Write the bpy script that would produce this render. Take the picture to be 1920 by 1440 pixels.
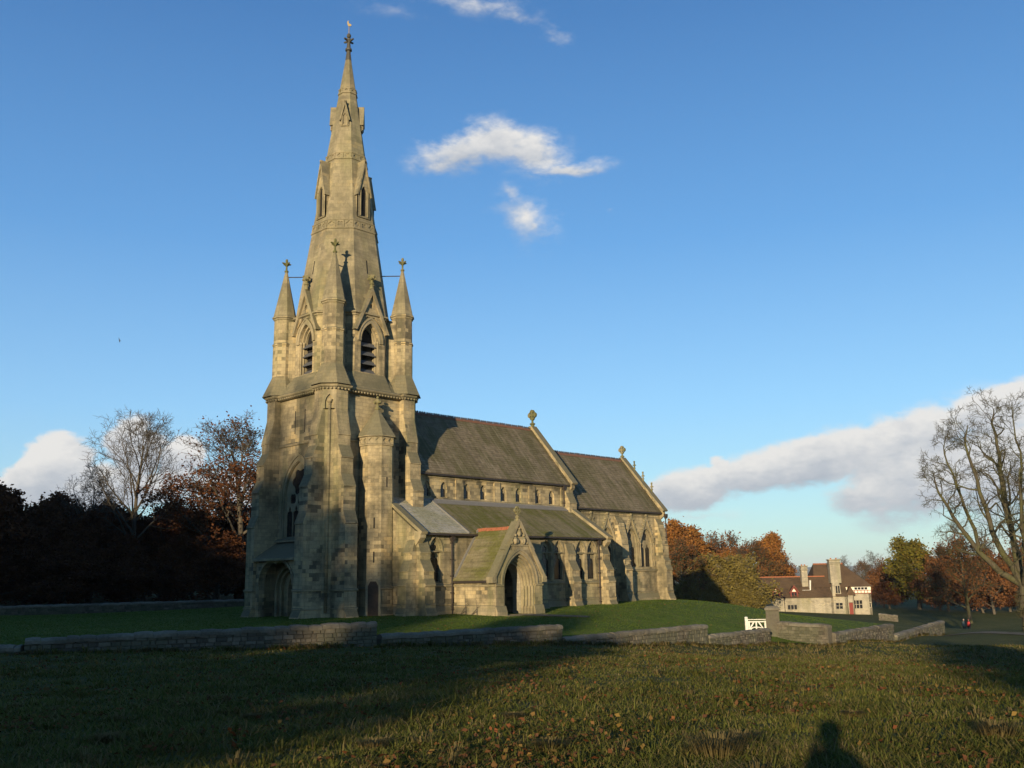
import bpy, math, random
import numpy as np
from mathutils import Vector, Matrix
from mathutils.geometry import delaunay_2d_cdt

for o in list(bpy.data.objects): bpy.data.objects.remove(o)
random.seed(7); rng = np.random.default_rng(7)
SC = bpy.context.scene; COL = SC.collection
R = math.radians

# ------------------------------------------------------------------ camera
# x = east along the nave, y = north, origin on the tower axis, z = 0 at the tower foot
FPX = 1800.0
CAM = Vector((-73*math.cos(R(54.12)), -73*math.sin(R(54.12)), 2.6))
_a, _p, _r = R(43.9), R(11.5), R(1.0)
FW = Vector((math.cos(_a)*math.cos(_p), math.sin(_a)*math.cos(_p), math.sin(_p)))
_rt = Vector((math.sin(_a), -math.cos(_a), 0)); _up = _rt.cross(FW)
RT = math.cos(_r)*_rt - math.sin(_r)*_up; UP = math.cos(_r)*_up + math.sin(_r)*_rt
cd = bpy.data.cameras.new('camera'); cam = bpy.data.objects.new('camera', cd); COL.objects.link(cam)
cd.sensor_width = 36; cd.lens = FPX/1920*36; cd.clip_start = 0.1; cd.clip_end = 40000
cam.matrix_world = Matrix(((RT.x, UP.x, -FW.x, CAM.x), (RT.y, UP.y, -FW.y, CAM.y), (RT.z, UP.z, -FW.z, CAM.z), (0, 0, 0, 1)))
SC.camera = cam
SC.render.engine = 'CYCLES'
SC.render.resolution_x, SC.render.resolution_y = 1024, 768
SC.view_settings.view_transform = 'Standard'; SC.view_settings.look = 'None'
SC.view_settings.gamma = 1; SC.view_settings.use_curve_mapping = False
SC.view_settings.exposure = 0.7
SC.cycles.max_bounces = 5; SC.cycles.diffuse_bounces = 3; SC.cycles.glossy_bounces = 2; SC.cycles.transmission_bounces = 3
SUN_AZ, SUN_EL = 27.3, 8.3          # direction the light travels, height of the sun

def ray(px, py):
    return (FW + RT*((px-960)/FPX) + UP*((720-py)/FPX)).normalized()
def azel(px, py):
    d = ray(px, py); return math.degrees(math.atan2(d.y, d.x)), math.degrees(math.asin(d.z))

# ------------------------------------------------------------------ node helper
class NT:
    def __init__(s, tree): s.t = tree; tree.nodes.clear()
    def n(s, typ, ins=None, **props):
        nd = s.t.nodes.new(typ)
        for k, v in props.items(): setattr(nd, k, v)
        for k, v in (ins or {}).items():
            sock = nd.inputs[k]
            if isinstance(v, bpy.types.NodeSocket): s.t.links.new(v, sock)
            elif isinstance(v, bpy.types.Node): s.t.links.new(v.outputs[0], sock)
            else: sock.default_value = v
        return nd
    def math(s, op, a, b=0.0, c=None, clamp=False):
        d = {0: a, 1: b}
        if c is not None: d[2] = c
        return s.n('ShaderNodeMath', d, operation=op, use_clamp=clamp).outputs[0]
    def ramp(s, fac, pts):
        nd = s.n('ShaderNodeValToRGB', {0: fac}); e = nd.color_ramp.elements
        e[0].position, e[0].color = pts[0][0], pts[0][1]; e[1].position, e[1].color = pts[-1][0], pts[-1][1]
        for p, c in pts[1:-1]: x = e.new(p); x.color = c
        return nd.outputs[0]
    def mix(s, f, a, b, blend='MIX'):
        nd = s.n('ShaderNodeMix', data_type='RGBA', blend_type=blend)
        for i, v in ((0, f), (6, a), (7, b)):
            if isinstance(v, bpy.types.NodeSocket): s.t.links.new(v, nd.inputs[i])
            else: nd.inputs[i].default_value = v
        return nd.outputs[2]
    def noise(s, vec, scale, detail=4, rough=.55):
        return s.n('ShaderNodeTexNoise', {'Vector': vec, 'Scale': scale, 'Detail': detail, 'Roughness': rough}).outputs[0]
def g(v, a=1): return (v, v, v, a)
def rgb(r, gg, b): return (r, gg, b, 1)

# ------------------------------------------------------------------ world: sky with clouds
W = bpy.data.worlds.new('World'); SC.world = W; W.use_nodes = True
w = NT(W.node_tree)
sky = w.n('ShaderNodeTexSky', sky_type='NISHITA', sun_disc=False, sun_elevation=R(SUN_EL), sun_rotation=R(90-(SUN_AZ+180)),
          altitude=100, air_density=1.0, dust_density=0.1, ozone_density=1.6)
SKYSTR = 0.05
geo = w.n('ShaderNodeTexCoord').outputs['Generated']
nrm = w.n('ShaderNodeVectorMath', {0: geo}, operation='NORMALIZE').outputs[0]
sep = w.n('ShaderNodeSeparateXYZ', {0: nrm})
AZ = w.math('DEGREES', w.math('ARCTAN2', sep.outputs[1], sep.outputs[0])); EL = w.math('DEGREES', w.math('ARCSINE', sep.outputs[2]))
nv = w.n('ShaderNodeVectorMath', {0: nrm, 1: (1, 1, 2.0)}, operation='MULTIPLY').outputs[0]
n1 = w.noise(nv, 9, 8, .62); n2 = w.noise(nv, 34, 6, .6); n3 = w.noise(nv, 4, 3, .5); n4 = w.noise(nv, 90, 5, .6)
nA = w.n('ShaderNodeTexNoise', {'Vector': nv, 'Scale': 15, 'Detail': 7, 'Roughness': .62}).outputs['Color']
sA = w.n('ShaderNodeSeparateXYZ', {0: nA})
AZ = w.math('ADD', AZ, w.math('MULTIPLY', w.math('SUBTRACT', sA.outputs[0], .5), 2.6)); EL0 = EL
EL = w.math('ADD', EL, w.math('MULTIPLY', w.math('SUBTRACT', sA.outputs[1], .5), 1.5))
wob = w.math('ADD', w.math('MULTIPLY', w.math('SUBTRACT', n1, .5), 1.0), w.math('ADD', w.math('MULTIPLY', w.math('SUBTRACT', n2, .5), .75), w.math('MULTIPLY', w.math('SUBTRACT', n4, .5), .3)))
CLOUDS = [  # px, py, half-width px, half-height px, tilt deg, strength
    # middle cloud
    (858, 290, 82, 40, -8, .82), (930, 266, 72, 46, 8, .85), (1002, 286, 66, 46, 20, .78), (1070, 318, 70, 14, -3, .7), (1000, 330, 60, 20, 10, .42), (988, 405, 62, 54, 40, .52), (962, 358, 34, 26, 0, .48), (1000, 425, 30, 24, 0, .5), (1137, 393, 12, 8, 0, .3),
    # veil at the top
    (900, 12, 110, 22, 8, .40), (960, 28, 80, 18, 14, .42), (1035, 62, 50, 26, 30, .36), (740, 20, 70, 20, 5, .2),
    # cumulus on the left
    (55, 905, 52, 34, -25, 1.9), (118, 858, 38, 40, 0, 2.0), (85, 880, 40, 36, 0, 1.9), (250, 838, 42, 46, 0, 2.0), (338, 862, 36, 36, 0, 1.9), (180, 915, 150, 36, 0, 1.7), (430, 930, 90, 40, 0, 1.0),
    # long bank on the right
    (1290, 915, 78, 36, -10, 1.5), (1355, 880, 22, 22, 0, 1.5), (1430, 880, 95, 34, -12, 1.5), (1560, 855, 110, 40, -14, 1.5), (1700, 825, 105, 50, -16, 1.5), (1850, 772, 110, 34, -14, 1.5),
    (1620, 935, 60, 32, 0, .95), (1700, 900, 100, 75, -5, 1.1), (1860, 870, 110, 110, 0, 1.1), (1300, 968, 110, 12, -4, .35), (2060, 800, 140, 90, -10, 1.1)]
dens = None; shade = None
for px, py, hw, hh, tl, st in CLOUDS:
    a0, e0 = azel(px, py); k = math.degrees(1/FPX); ce = math.cos(R(e0))
    sx = w.math('MULTIPLY', w.math('SUBTRACT', AZ, a0), -ce/k); sy = w.math('MULTIPLY', w.math('SUBTRACT', EL, e0), 1/k)
    c, s_ = math.cos(R(-tl)), math.sin(R(-tl))
    ux = w.math('DIVIDE', w.math('ADD', w.math('MULTIPLY', sx, c), w.math('MULTIPLY', sy, s_)), hw)
    uy = w.math('DIVIDE', w.math('SUBTRACT', w.math('MULTIPLY', sy, c), w.math('MULTIPLY', sx, s_)), hh)
    q = w.math('SQRT', w.math('ADD', w.math('MULTIPLY', ux, ux), w.math('MULTIPLY', uy, uy)))
    f = w.math('MULTIPLY', w.math('SUBTRACT', 1.5, q, clamp=False), st)
    dens = f if dens is None else w.math('MAXIMUM', dens, f)
    m = w.math('MULTIPLY', w.math('MAXIMUM', f, 0), uy); wgt = w.math('MAXIMUM', f, 0)
    shade = (m, wgt) if shade is None else (w.math('ADD', shade[0], m), w.math('ADD', shade[1], wgt))
# the same broken cloud low round the rest of the horizon
low = w.math('MULTIPLY', w.math('SUBTRACT', w.math('ABSOLUTE', w.math('SUBTRACT', AZ, 44)), 32, clamp=False), .2)
low = w.math('MINIMUM', low, w.math('SUBTRACT', w.math('MULTIPLY', n3, 2.6), 1.1))
low = w.math('MINIMUM', low, w.math('SUBTRACT', 1.2, w.math('DIVIDE', w.math('ABSOLUTE', w.math('SUBTRACT', EL, 9)), 7)))
dens = w.math('MAXIMUM', dens, low)
dv = w.math('ADD', dens, w.math('MULTIPLY', wob, 1.5))
alpha = w.n('ShaderNodeMapRange', {0: dv, 1: .15, 2: 1.0, 3: 0, 4: 1}, interpolation_type='SMOOTHSTEP').outputs[0]
alpha = w.math('MULTIPLY', alpha, w.n('ShaderNodeMapRange', {0: dens, 1: 0, 2: .75, 3: 0, 4: .97}).outputs[0], clamp=True)
rel = w.math('DIVIDE', shade[0], w.math('ADD', shade[1], .05))
lit = w.math('ADD', w.math('MULTIPLY', rel, .55), w.math('ADD', .66, w.math('MULTIPLY', wob, 1.1)), clamp=True)
ccol = w.ramp(lit, [(0, rgb(.40, .45, .53)), (.45, rgb(.55, .58, .63)), (1, rgb(.86, .84, .81))])
grad = w.ramp(w.math('DIVIDE', w.math('MAXIMUM', EL0, 0), 90), [(0, rgb(.43, .53, .60)), (.035, rgb(.38, .53, .66)), (.11, rgb(.25, .46, .76)), (.22, rgb(.105, .285, .63)), (.36, rgb(.045, .155, .43)), (.6, rgb(.022, .08, .24)), (1, rgb(.015, .058, .18))])
bg1 = w.n('ShaderNodeAddShader', {0: w.n('ShaderNodeBackground', {0: w.mix(1.0, sky.outputs[0], rgb(.55, .85, 1.0), 'MULTIPLY'), 1: SKYSTR}), 1: w.n('ShaderNodeBackground', {0: grad, 1: 0.47})}); bg2 = w.n('ShaderNodeBackground', {0: ccol, 1: 0.60})
mx = w.n('ShaderNodeMixShader', {0: alpha, 1: bg1, 2: bg2})
w.n('ShaderNodeOutputWorld', {0: mx})

# ------------------------------------------------------------------ sun
sl = bpy.data.lights.new('sun', 'SUN'); sl.energy = 5.0; sl.angle = R(0.53); sl.color = (1.0, .80, .51)
sun = bpy.data.objects.new('sun', sl); COL.objects.link(sun)
LD = Vector((math.cos(R(SUN_AZ))*math.cos(R(SUN_EL)), math.sin(R(SUN_AZ))*math.cos(R(SUN_EL)), -math.sin(R(SUN_EL))))
sun.rotation_euler = LD.to_track_quat('-Z', 'Y').to_euler(); sun.location = -LD*300

# ------------------------------------------------------------------ materials
def new_mat(name):
    m = bpy.data.materials.new(name); m.use_nodes = True; return m, NT(m.node_tree)
def finish(t, col, rough=.85, bump=None, bstr=.3, bdist=.02, spec=.2, **kw):
    ins = {'Base Color': col, 'Roughness': rough, 'Specular IOR Level': spec}
    if bump is not None:
        ins['Normal'] = t.n('ShaderNodeBump', {'Height': bump, 'Strength': bstr, 'Distance': bdist}).outputs[0]
    ins.update(kw)
    b = t.n('ShaderNodeBsdfPrincipled', ins); t.n('ShaderNodeOutputMaterial', {0: b}); return b

def stone_mat(name, c1, c2, dark, rowh=.27, bw=.56, stain=.5, mort=.008, darkblocks=.5):
    m, t = new_mat(name)
    uv = t.n('ShaderNodeTexCoord').outputs['UV']; pos = t.n('ShaderNodeNewGeometry'); P = pos.outputs['Position']
    mul = lambda c, k: (c[0]*k, c[1]*k, c[2]*k, 1)
    br = t.n('ShaderNodeTexBrick', {'Vector': uv, 'Color1': g(0), 'Color2': g(1), 'Mortar': g(.5), 'Scale': 1.0, 'Mortar Size': mort, 'Mortar Smooth': .4, 'Bias': 0, 'Brick Width': bw, 'Row Height': rowh})
    rnd = br.outputs[0]; joint = br.outputs[1]
    big = t.noise(P, .20, 5, .6); mid = t.noise(P, .9, 6, .65); fine = t.noise(P, 8, 6, .65); grain = t.noise(P, 38, 3, .6)
    zs = t.n('ShaderNodeVectorMath', {0: P, 1: (1.5, 1.5, .11)}, operation='MULTIPLY').outputs[0]
    strk = t.noise(zs, 1.0, 6, .62)
    col = t.mix(t.math('ADD', t.math('MULTIPLY', rnd, .62), t.math('MULTIPLY', mid, .38)), c1, c2)
    # single blocks that weathered dark or stayed ochre, in patches
    patch = t.ramp(t.noise(P, .33, 4, .6), [(.44, g(0)), (.6, g(1))])
    col = t.mix(t.math('MULTIPLY', t.math('MULTIPLY', t.ramp(rnd, [(.66, g(0)), (.74, g(1))]), patch), darkblocks), col, dark)
    col = t.mix(t.math('MULTIPLY', t.math('MULTIPLY', t.ramp(rnd, [(.20, g(1)), (.27, g(0))]), patch), .5), col, mul((c1[0]*1.12, c1[1]*1.0, c1[2]*.78), 1))
    w1 = t.ramp(t.math('ADD', t.math('MULTIPLY', big, .55), t.math('MULTIPLY', mid, .45)), [(.45, g(0)), (.60, g(1))])
    col = t.mix(t.math('MULTIPLY', w1, stain), col, dark)
    w2 = t.ramp(t.math('ADD', t.math('MULTIPLY', strk, .8), t.math('MULTIPLY', fine, .2)), [(.47, g(0)), (.68, g(1))])
    col = t.mix(t.math('MULTIPLY', w2, stain), col, t.mix(.35, dark, rgb(.10, .105, .05)))
    green = t.ramp(t.noise(t.n('ShaderNodeVectorMath', {0: P, 1: (1, 1, .3)}, operation='MULTIPLY').outputs[0], .45, 4, .6), [(.52, g(0)), (.68, g(.45))])
    col = t.mix(green, col, rgb(.19, .185, .085))
    nz = t.n('ShaderNodeSeparateXYZ', {0: pos.outputs['True Normal']}).outputs[2]
    col = t.mix(t.math('MULTIPLY', t.ramp(nz, [(.12, g(0)), (.42, g(1))]), .8), col, t.mix(mid, rgb(.085, .08, .048), rgb(.16, .15, .095)))
    col = t.mix(t.math('MULTIPLY', joint, .5), col, mul(dark, .8))
    col = t.mix(.45, col, t.ramp(fine, [(.3, g(.6)), (.7, g(1.25))]), 'MULTIPLY')
    finish(t, col, .9, t.math('ADD', t.math('MULTIPLY', joint, -.8), t.math('ADD', t.math('MULTIPLY', fine, .8), t.math('MULTIPLY', grain, .35))), .45, .025)
    return m
STONE = stone_mat('gritstone', rgb(.47, .376, .215), rgb(.30, .246, .15), rgb(.06, .053, .038), stain=.72, darkblocks=.75)
STONE_D = stone_mat('spire_stone', rgb(.335, .28, .172), rgb(.26, .22, .14), rgb(.085, .075, .053), .30, .6, .62, .007, .5)
CARVED = stone_mat('carved_stone', rgb(.34, .28, .175), rgb(.27, .225, .14), rgb(.085, .078, .05), .6, 1.3, .6, .003, .2)
PALE = stone_mat('pale_limestone', rgb(.39, .345, .255), rgb(.31, .275, .205), rgb(.14, .124, .095), .2, .42, .5, .012, .5)
RUBBLE = None
def island_mat(name, cols, rough=.9, moss=None, mossamt=0, fs=6, streak=False):
    m, t = new_mat(name)
    ge = t.n('ShaderNodeNewGeometry'); P = ge.outputs['Position']
    ri = ge.outputs['Random Per Island']
    c = t.ramp(ri, [(i/(len(cols)-1), cc) for i, cc in enumerate(cols)])
    f = t.noise(P, fs, 5, .6); b = t.noise(P, .35, 5, .62)
    if moss:
        v = b
        if streak:
            v = t.math('ADD', t.math('MULTIPLY', b, .55), t.math('MULTIPLY', t.noise(t.n('ShaderNodeVectorMath', {0: P, 1: (2.2, .25, .25)}, operation='MULTIPLY').outputs[0], 1, 5, .6), .45))
        c = t.mix(t.math('MULTIPLY', t.ramp(v, [(.44, g(0)), (.56, g(1))]), mossamt), c, moss)
    if streak:        # pale lichen and dark damp runs down the slope
        sv = t.noise(t.n('ShaderNodeVectorMath', {0: P, 1: (3.4, .16, .16)}, operation='MULTIPLY').outputs[0], 1, 5, .65)
        c = t.mix(t.ramp(sv, [(.56, g(0)), (.70, g(.55))]), c, rgb(.27, .235, .165)); c = t.mix(t.ramp(sv, [(.30, g(.6)), (.44, g(0))]), c, rgb(.07, .06, .04))
    c = t.mix(.45, c, t.ramp(f, [(.3, g(.5)), (.72, g(1.3))]), 'MULTIPLY')
    finish(t, c, rough, f, .4, .015); return m
SLATE = island_mat('roof_slate', [rgb(.12, .098, .066), rgb(.175, .145, .098), rgb(.145, .12, .08), rgb(.20, .165, .112)], moss=rgb(.085, .08, .034), mossamt=.75, streak=True)
SLATE_M = island_mat('mossy_slate', [rgb(.135, .118, .068), rgb(.18, .155, .09), rgb(.155, .14, .075)], moss=rgb(.105, .105, .028), mossamt=.92, streak=True)
SLATE_P = island_mat('pale_slate', [rgb(.30, .29, .25), rgb(.36, .34, .28), rgb(.27, .26, .21)], moss=rgb(.2, .2, .1), mossamt=.5)
WALLST = island_mat('field_wall_stone', [rgb(.075, .064, .046), rgb(.125, .107, .078), rgb(.058, .051, .038), rgb(.165, .142, .105), rgb(.09, .077, .056)], moss=rgb(.09, .095, .055), mossamt=.5)
COPE = island_mat('lichened_coping', [rgb(.085, .073, .053), rgb(.12, .104, .076), rgb(.06, .053, .04)], moss=rgb(.23, .21, .16), mossamt=.45, fs=9)
TILE_R = island_mat('terracotta', [rgb(.25, .085, .042), rgb(.30, .11, .055), rgb(.20, .07, .04)])
TILE_C = island_mat('clay_roof_tile', [rgb(.062, .042, .026), rgb(.082, .052, .031), rgb(.05, .036, .024)], moss=rgb(.12, .08, .045), mossamt=.4)
TILE_K = island_mat('weathered_ridge_tile', [rgb(.13, .07, .05), rgb(.17, .085, .055), rgb(.10, .06, .045)])
CREST = island_mat('ridge_crest', [rgb(.055, .055, .07), rgb(.075, .072, .085)])
def plain(name, col, rough=.6, var=.25, scale=5, spec=.3, metal=0.0):
    m, t = new_mat(name); P = t.n('ShaderNodeNewGeometry').outputs['Position']
    f = t.noise(P, scale, 5, .6)
    c = t.mix(var, col, t.ramp(f, [(.3, g(.4)), (.7, g(1.4))]), 'MULTIPLY')
    finish(t, c, rough, f, .2, .01, spec, Metallic=metal); return m
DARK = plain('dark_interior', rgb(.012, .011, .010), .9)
LEAD = plain('lead_sheet', rgb(.17, .165, .155), .6)
IRON = plain('painted_iron', rgb(.035, .028, .024), .5)
BRONZE = plain('dark_bronze', rgb(.06, .055, .04), .5)
GILT = plain('gilt_metal', rgb(.26, .19, .08), .5, metal=.2)
LOUV = plain('lead_louver', rgb(.085, .087, .092), .55, .4, 8)
OAK = plain('oak_door', rgb(.05, .032, .02), .7, .5, 7)
WHITE = plain('white_paint', rgb(.56, .54, .48), .7, .5, 9)
MOSSY = island_mat('mossy_carving', [rgb(.17, .155, .075), rgb(.21, .18, .10)], moss=rgb(.09, .095, .035), mossamt=.8)
REDW = plain('red_painted_timber', rgb(.17, .03, .02), .6)
PLASTER = plain('cream_plaster', rgb(.72, .66, .52), .85, .15)
COAT = plain('dark_coat', rgb(.03, .032, .04), .9)
m, t = new_mat('window_glass'); P = t.n('ShaderNodeNewGeometry').outputs['Position']
f = t.noise(P, 14, 3); finish(t, rgb(.012, .012, .013), .22, f, .25, .01, .5); GLASS = m

# ------------------------------------------------------------------ mesh builder
class MB:
    def __init__(s): s.v = []; s.f = []
    def poly(s, pts):
        b = len(s.v); s.v += [tuple(p) for p in pts]; s.f.append(tuple(range(b, b+len(pts))))
    def box(s, x0, x1, y0, y1, z0, z1):
        s.hexa([(x0, y0, z0), (x1, y0, z0), (x1, y1, z0), (x0, y1, z0), (x0, y0, z1), (x1, y0, z1), (x1, y1, z1), (x0, y1, z1)])
    def hexa(s, c):
        b = len(s.v); s.v += [tuple(p) for p in c]
        for q in ((0, 3, 2, 1), (4, 5, 6, 7), (0, 1, 5, 4), (1, 2, 6, 5), (2, 3, 7, 6), (3, 0, 4, 7)): s.f.append(tuple(b+i for i in q))
    def rings(s, rs, cap0=True, cap1=True):
        """list of rings (equal point counts, CCW seen from the end of the axis)"""
        n = len(rs[0]); b = len(s.v)
        for r in rs: s.v += [tuple(p) for p in r]
        for k in range(len(rs)-1):
            for i in range(n):
                j = (i+1) % n; s.f.append((b+k*n+i, b+k*n+j, b+(k+1)*n+j, b+(k+1)*n+i))
        if cap0: s.f.append(tuple(b+i for i in reversed(range(n))))
        if cap1: s.f.append(tuple(b+(len(rs)-1)*n+i for i in range(n)))
    def ngon(s, cx, cy, prof, n=8, rot=22.5, apothem=True, cap=True):
        """frustum stack: prof = [(z, apothem)]"""
        k = 1/math.cos(math.pi/n) if apothem else 1
        s.rings([[(cx+a*k*math.cos(R(rot+360*i/n)), cy+a*k*math.sin(R(rot+360*i/n)), z) for i in range(n)] for z, a in prof], cap, cap)
    def plan(s, prof, pts):
        """stack of a plan polygon offset outward: prof=[(z, off)], pts CCW"""
        s.rings([[(p[0], p[1], z) for p in offset(pts, o)] for z, o in prof])
    def tube(s, p0, p1, r0, r1=None, n=8):
        r1 = r0 if r1 is None else r1
        p0, p1 = Vector(p0), Vector(p1); d = (p1-p0).normalized()
        a = d.orthogonal().normalized(); b = d.cross(a)
        s.rings([[p+(a*math.cos(2*math.pi*i/n)+b*math.sin(2*math.pi*i/n))*r for i in range(n)] for p, r in ((p0, r0), (p1, r1))])
    def ball(s, c, r, n=6, sz=1.0):
        rs = []
        for k in range(1, 5):
            th = math.pi*k/5; rs.append([(c[0]+r*math.sin(th)*math.cos(2*math.pi*i/n), c[1]+r*math.sin(th)*math.sin(2*math.pi*i/n), c[2]-r*sz*math.cos(th)) for i in range(n)])
        s.rings(rs)
    def plate(s, O, U, V, outline, holes=(), depth=.3, back=True, taper=0):
        """flat slab with holes; front face at O + u*U + v*V facing U x V"""
        O, U, V = Vector(O), Vector(U), Vector(V); Nn = U.cross(V)
        def area(p): return sum(p[i][0]*p[(i+1) % len(p)][1]-p[(i+1) % len(p)][0]*p[i][1] for i in range(len(p)))
        outline = list(outline) if area(outline) > 0 else list(reversed(outline))
        holes = [list(h) if area(h) < 0 else list(reversed(h)) for h in holes]
        P2 = []; E2 = []
        for lp in [outline]+holes:
            b = len(P2); P2 += [Vector(p) for p in lp]; E2 += [(b+i, b+(i+1) % len(lp)) for i in range(len(lp))]
        vo, eo, fo, *_ = delaunay_2d_cdt(P2, E2, [], 1, 1e-5)
        def inside(p, lp):
            c = False; j = len(lp)-1
            for i in range(len(lp)):
                if (lp[i][1] > p[1]) != (lp[j][1] > p[1]) and p[0] < (lp[j][0]-lp[i][0])*(p[1]-lp[i][1])/(lp[j][1]-lp[i][1])+lp[i][0]: c = not c
                j = i
            return c
        b = len(s.v); nb = len(vo)
        w = lambda p, d: tuple(O+U*p[0]+V*p[1]-Nn*d)
        s.v += [w(p, 0) for p in vo]
        if back: s.v += [w(p, depth) for p in vo]
        for fc in fo:
            c = sum((vo[i] for i in fc), Vector((0, 0)))/len(fc)
            if not inside(c, outline) or any(inside(c, h) for h in holes): continue
            q = list(fc)
            if area([vo[i] for i in q]) < 0: q.reverse()
            s.f.append(tuple(b+i for i in q))
            if back: s.f.append(tuple(b+nb+i for i in reversed(q)))
        for k, lp in enumerate([outline]+holes):
            bb = len(s.v); m = len(lp)
            s.v += [w(p, 0) for p in lp]+[w(p, depth) for p in lp]
            for i in range(m):
                j = (i+1) % m; s.f.append((bb+j, bb+i, bb+m+i, bb+m+j))
    def build(s, name, mat, parent=None, smooth=False, kind=None):
        o = bpy.data.objects.new(name, s.mesh(name, mat, smooth)); COL.objects.link(o)
        if parent is not None: o.parent = parent
        if kind: o['kind'] = kind
        return o
    def mesh(s, name, mat, smooth=False):
        me = bpy.data.meshes.new(name); me.from_pydata(s.v, [], s.f); me.update()
        me.materials.append(mat); auto_uv(me)
        if smooth: me.polygons.foreach_set('use_smooth', [True]*len(me.polygons))
        return me
def auto_uv(me):
    nl = len(me.loops)
    if nl == 0: return
    vi = np.empty(nl, np.int32); me.loops.foreach_get('vertex_index', vi)
    co = np.empty(len(me.vertices)*3, np.float32); me.vertices.foreach_get('co', co); co = co.reshape(-1, 3)
    npoly = len(me.polygons); no = np.empty(npoly*3, np.float32); me.polygons.foreach_get('normal', no); no = no.reshape(-1, 3)
    lt = np.empty(npoly, np.int32); me.polygons.foreach_get('loop_total', lt)
    pn = np.repeat(no, lt, axis=0); p = co[vi]
    tt = np.stack([-pn[:, 1], pn[:, 0], np.zeros(nl)], 1); L = np.linalg.norm(tt, axis=1)
    flat = L < .25; tt[flat] = (1, 0, 0); L[flat] = 1; tt /= L[:, None]
    bb = np.cross(pn, tt)
    u = (p*tt).sum(1); v = (p*bb).sum(1)
    uv = np.stack([u, v], 1).astype(np.float32).ravel()
    me.uv_layers.new(name='UVMap').data.foreach_set('uv', uv)
def offset(pts, o):
    n = len(pts); out = []
    for i in range(n):
        a, b, c = Vector(pts[i-1]), Vector(pts[i]), Vector(pts[(i+1) % n])
        n1 = Vector(((b-a).y, -(b-a).x)).normalized(); n2 = Vector(((c-b).y, -(c-b).x)).normalized()
        k = (n1+n2); d = 1+n1.dot(n2); out.append(tuple(b+k*(o/max(d, .2))))
    return out
def empty(name, loc=(0, 0, 0), rz=0, label=None, cat=None, group=None):
    o = bpy.data.objects.new(name, None); COL.objects.link(o); o.location = loc; o.rotation_euler = (0, 0, rz)
    o.empty_display_size = .3
    return tag(o, label, cat, group)
def tag(o, label=None, cat=None, group=None, kind=None):
    if label: o['label'] = label
    if cat: o['category'] = cat
    if group: o['group'] = group
    if kind: o['kind'] = kind
    return o
def dup(o, parent=None, **kw):
    c = o.copy(); COL.objects.link(c); c.parent = parent
    for ch in o.children: dup(ch, c)
    return c
def inst(name, me, parent, loc=(0, 0, 0), rz=0.0, kind=None, scale=None):
    o = bpy.data.objects.new(name, me); COL.objects.link(o); o.parent = parent; o.location = loc; o.rotation_euler = (0, 0, rz)
    if scale: o.scale = scale
    if kind: o['kind'] = kind
    return o
# 2-D outlines
def arch(cx, z0, w, spring, rise, n=8):
    """pointed arch outline, CCW from bottom left"""
    h = w/2; r = (rise*rise+h*h)/(2*h)
    pts = [(cx-h, z0), (cx+h, z0)]
    a1 = math.atan2(rise, r-h)          # right arc: centre at cx+h-r
    for i in range(n+1):
        a = a1*i/n; pts.append((cx+h-r+r*math.cos(a), spring+r*math.sin(a)))
    for i in range(n-1, -1, -1):
        a = a1*i/n; pts.append((cx-h+r-r*math.cos(a), spring+r*math.sin(a)))
    return pts
def arch_band(cx, w, spring, rise, t, drop=0.0, n=9):
    """ring between the arch of width w and one t wider, legs hanging drop below the spring"""
    o = arch(cx, spring-drop, w+2*t, spring, rise*(w+2*t)/w, n)[1:]; o.append((cx-w/2-t, spring-drop))
    i = arch(cx, spring-drop, w, spring, rise, n)[1:]; i.append((cx-w/2, spring-drop))
    return o+i[::-1]
def foil(cx, cz, r, n=4, rot=45, depth=.28, m=6):
    return [(cx+r*(1-depth+depth*abs(math.cos(n*(a-R(rot))/2)))*math.cos(a), cz+r*(1-depth+depth*abs(math.cos(n*(a-R(rot))/2)))*math.sin(a)) for a in [2*math.pi*i/(n*m) for i in range(n*m)]]
def lancet(cx, z0, w, spring):
    """light with a trefoiled head"""
    h = w/2; p = [(cx-h, z0), (cx+h, z0), (cx+h, spring)]
    for k in range(1, 4): a = math.pi*.5*k/3; p.append((cx+h*.55+h*.42*math.cos(a*1.2-.2), spring+h*.55*math.sin(a)))
    p += [(cx+h*.34, spring+h*.62), (cx+h*.40, spring+h*.95), (cx+h*.2, spring+h*1.35), (cx, spring+h*1.75), (cx-h*.2, spring+h*1.35), (cx-h*.40, spring+h*.95), (cx-h*.34, spring+h*.62)]
    for k in range(3, 0, -1): a = math.pi*.5*k/3; p.append((cx-h*.55-h*.42*math.cos(a*1.2-.2), spring+h*.55*math.sin(a)))
    p.append((cx-h, spring)); return p
def rect(x0, x1, z0, z1): return [(x0, z0), (x1, z0), (x1, z1), (x0, z1)]
X, Y, Z = Vector((1, 0, 0)), Vector((0, 1, 0)), Vector((0, 0, 1))
SV = (X, Z)            # faces south
WV = (-Y, Z)           # faces west; u = -y
NV = (-X, Z); EV = (Y, Z)

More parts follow.
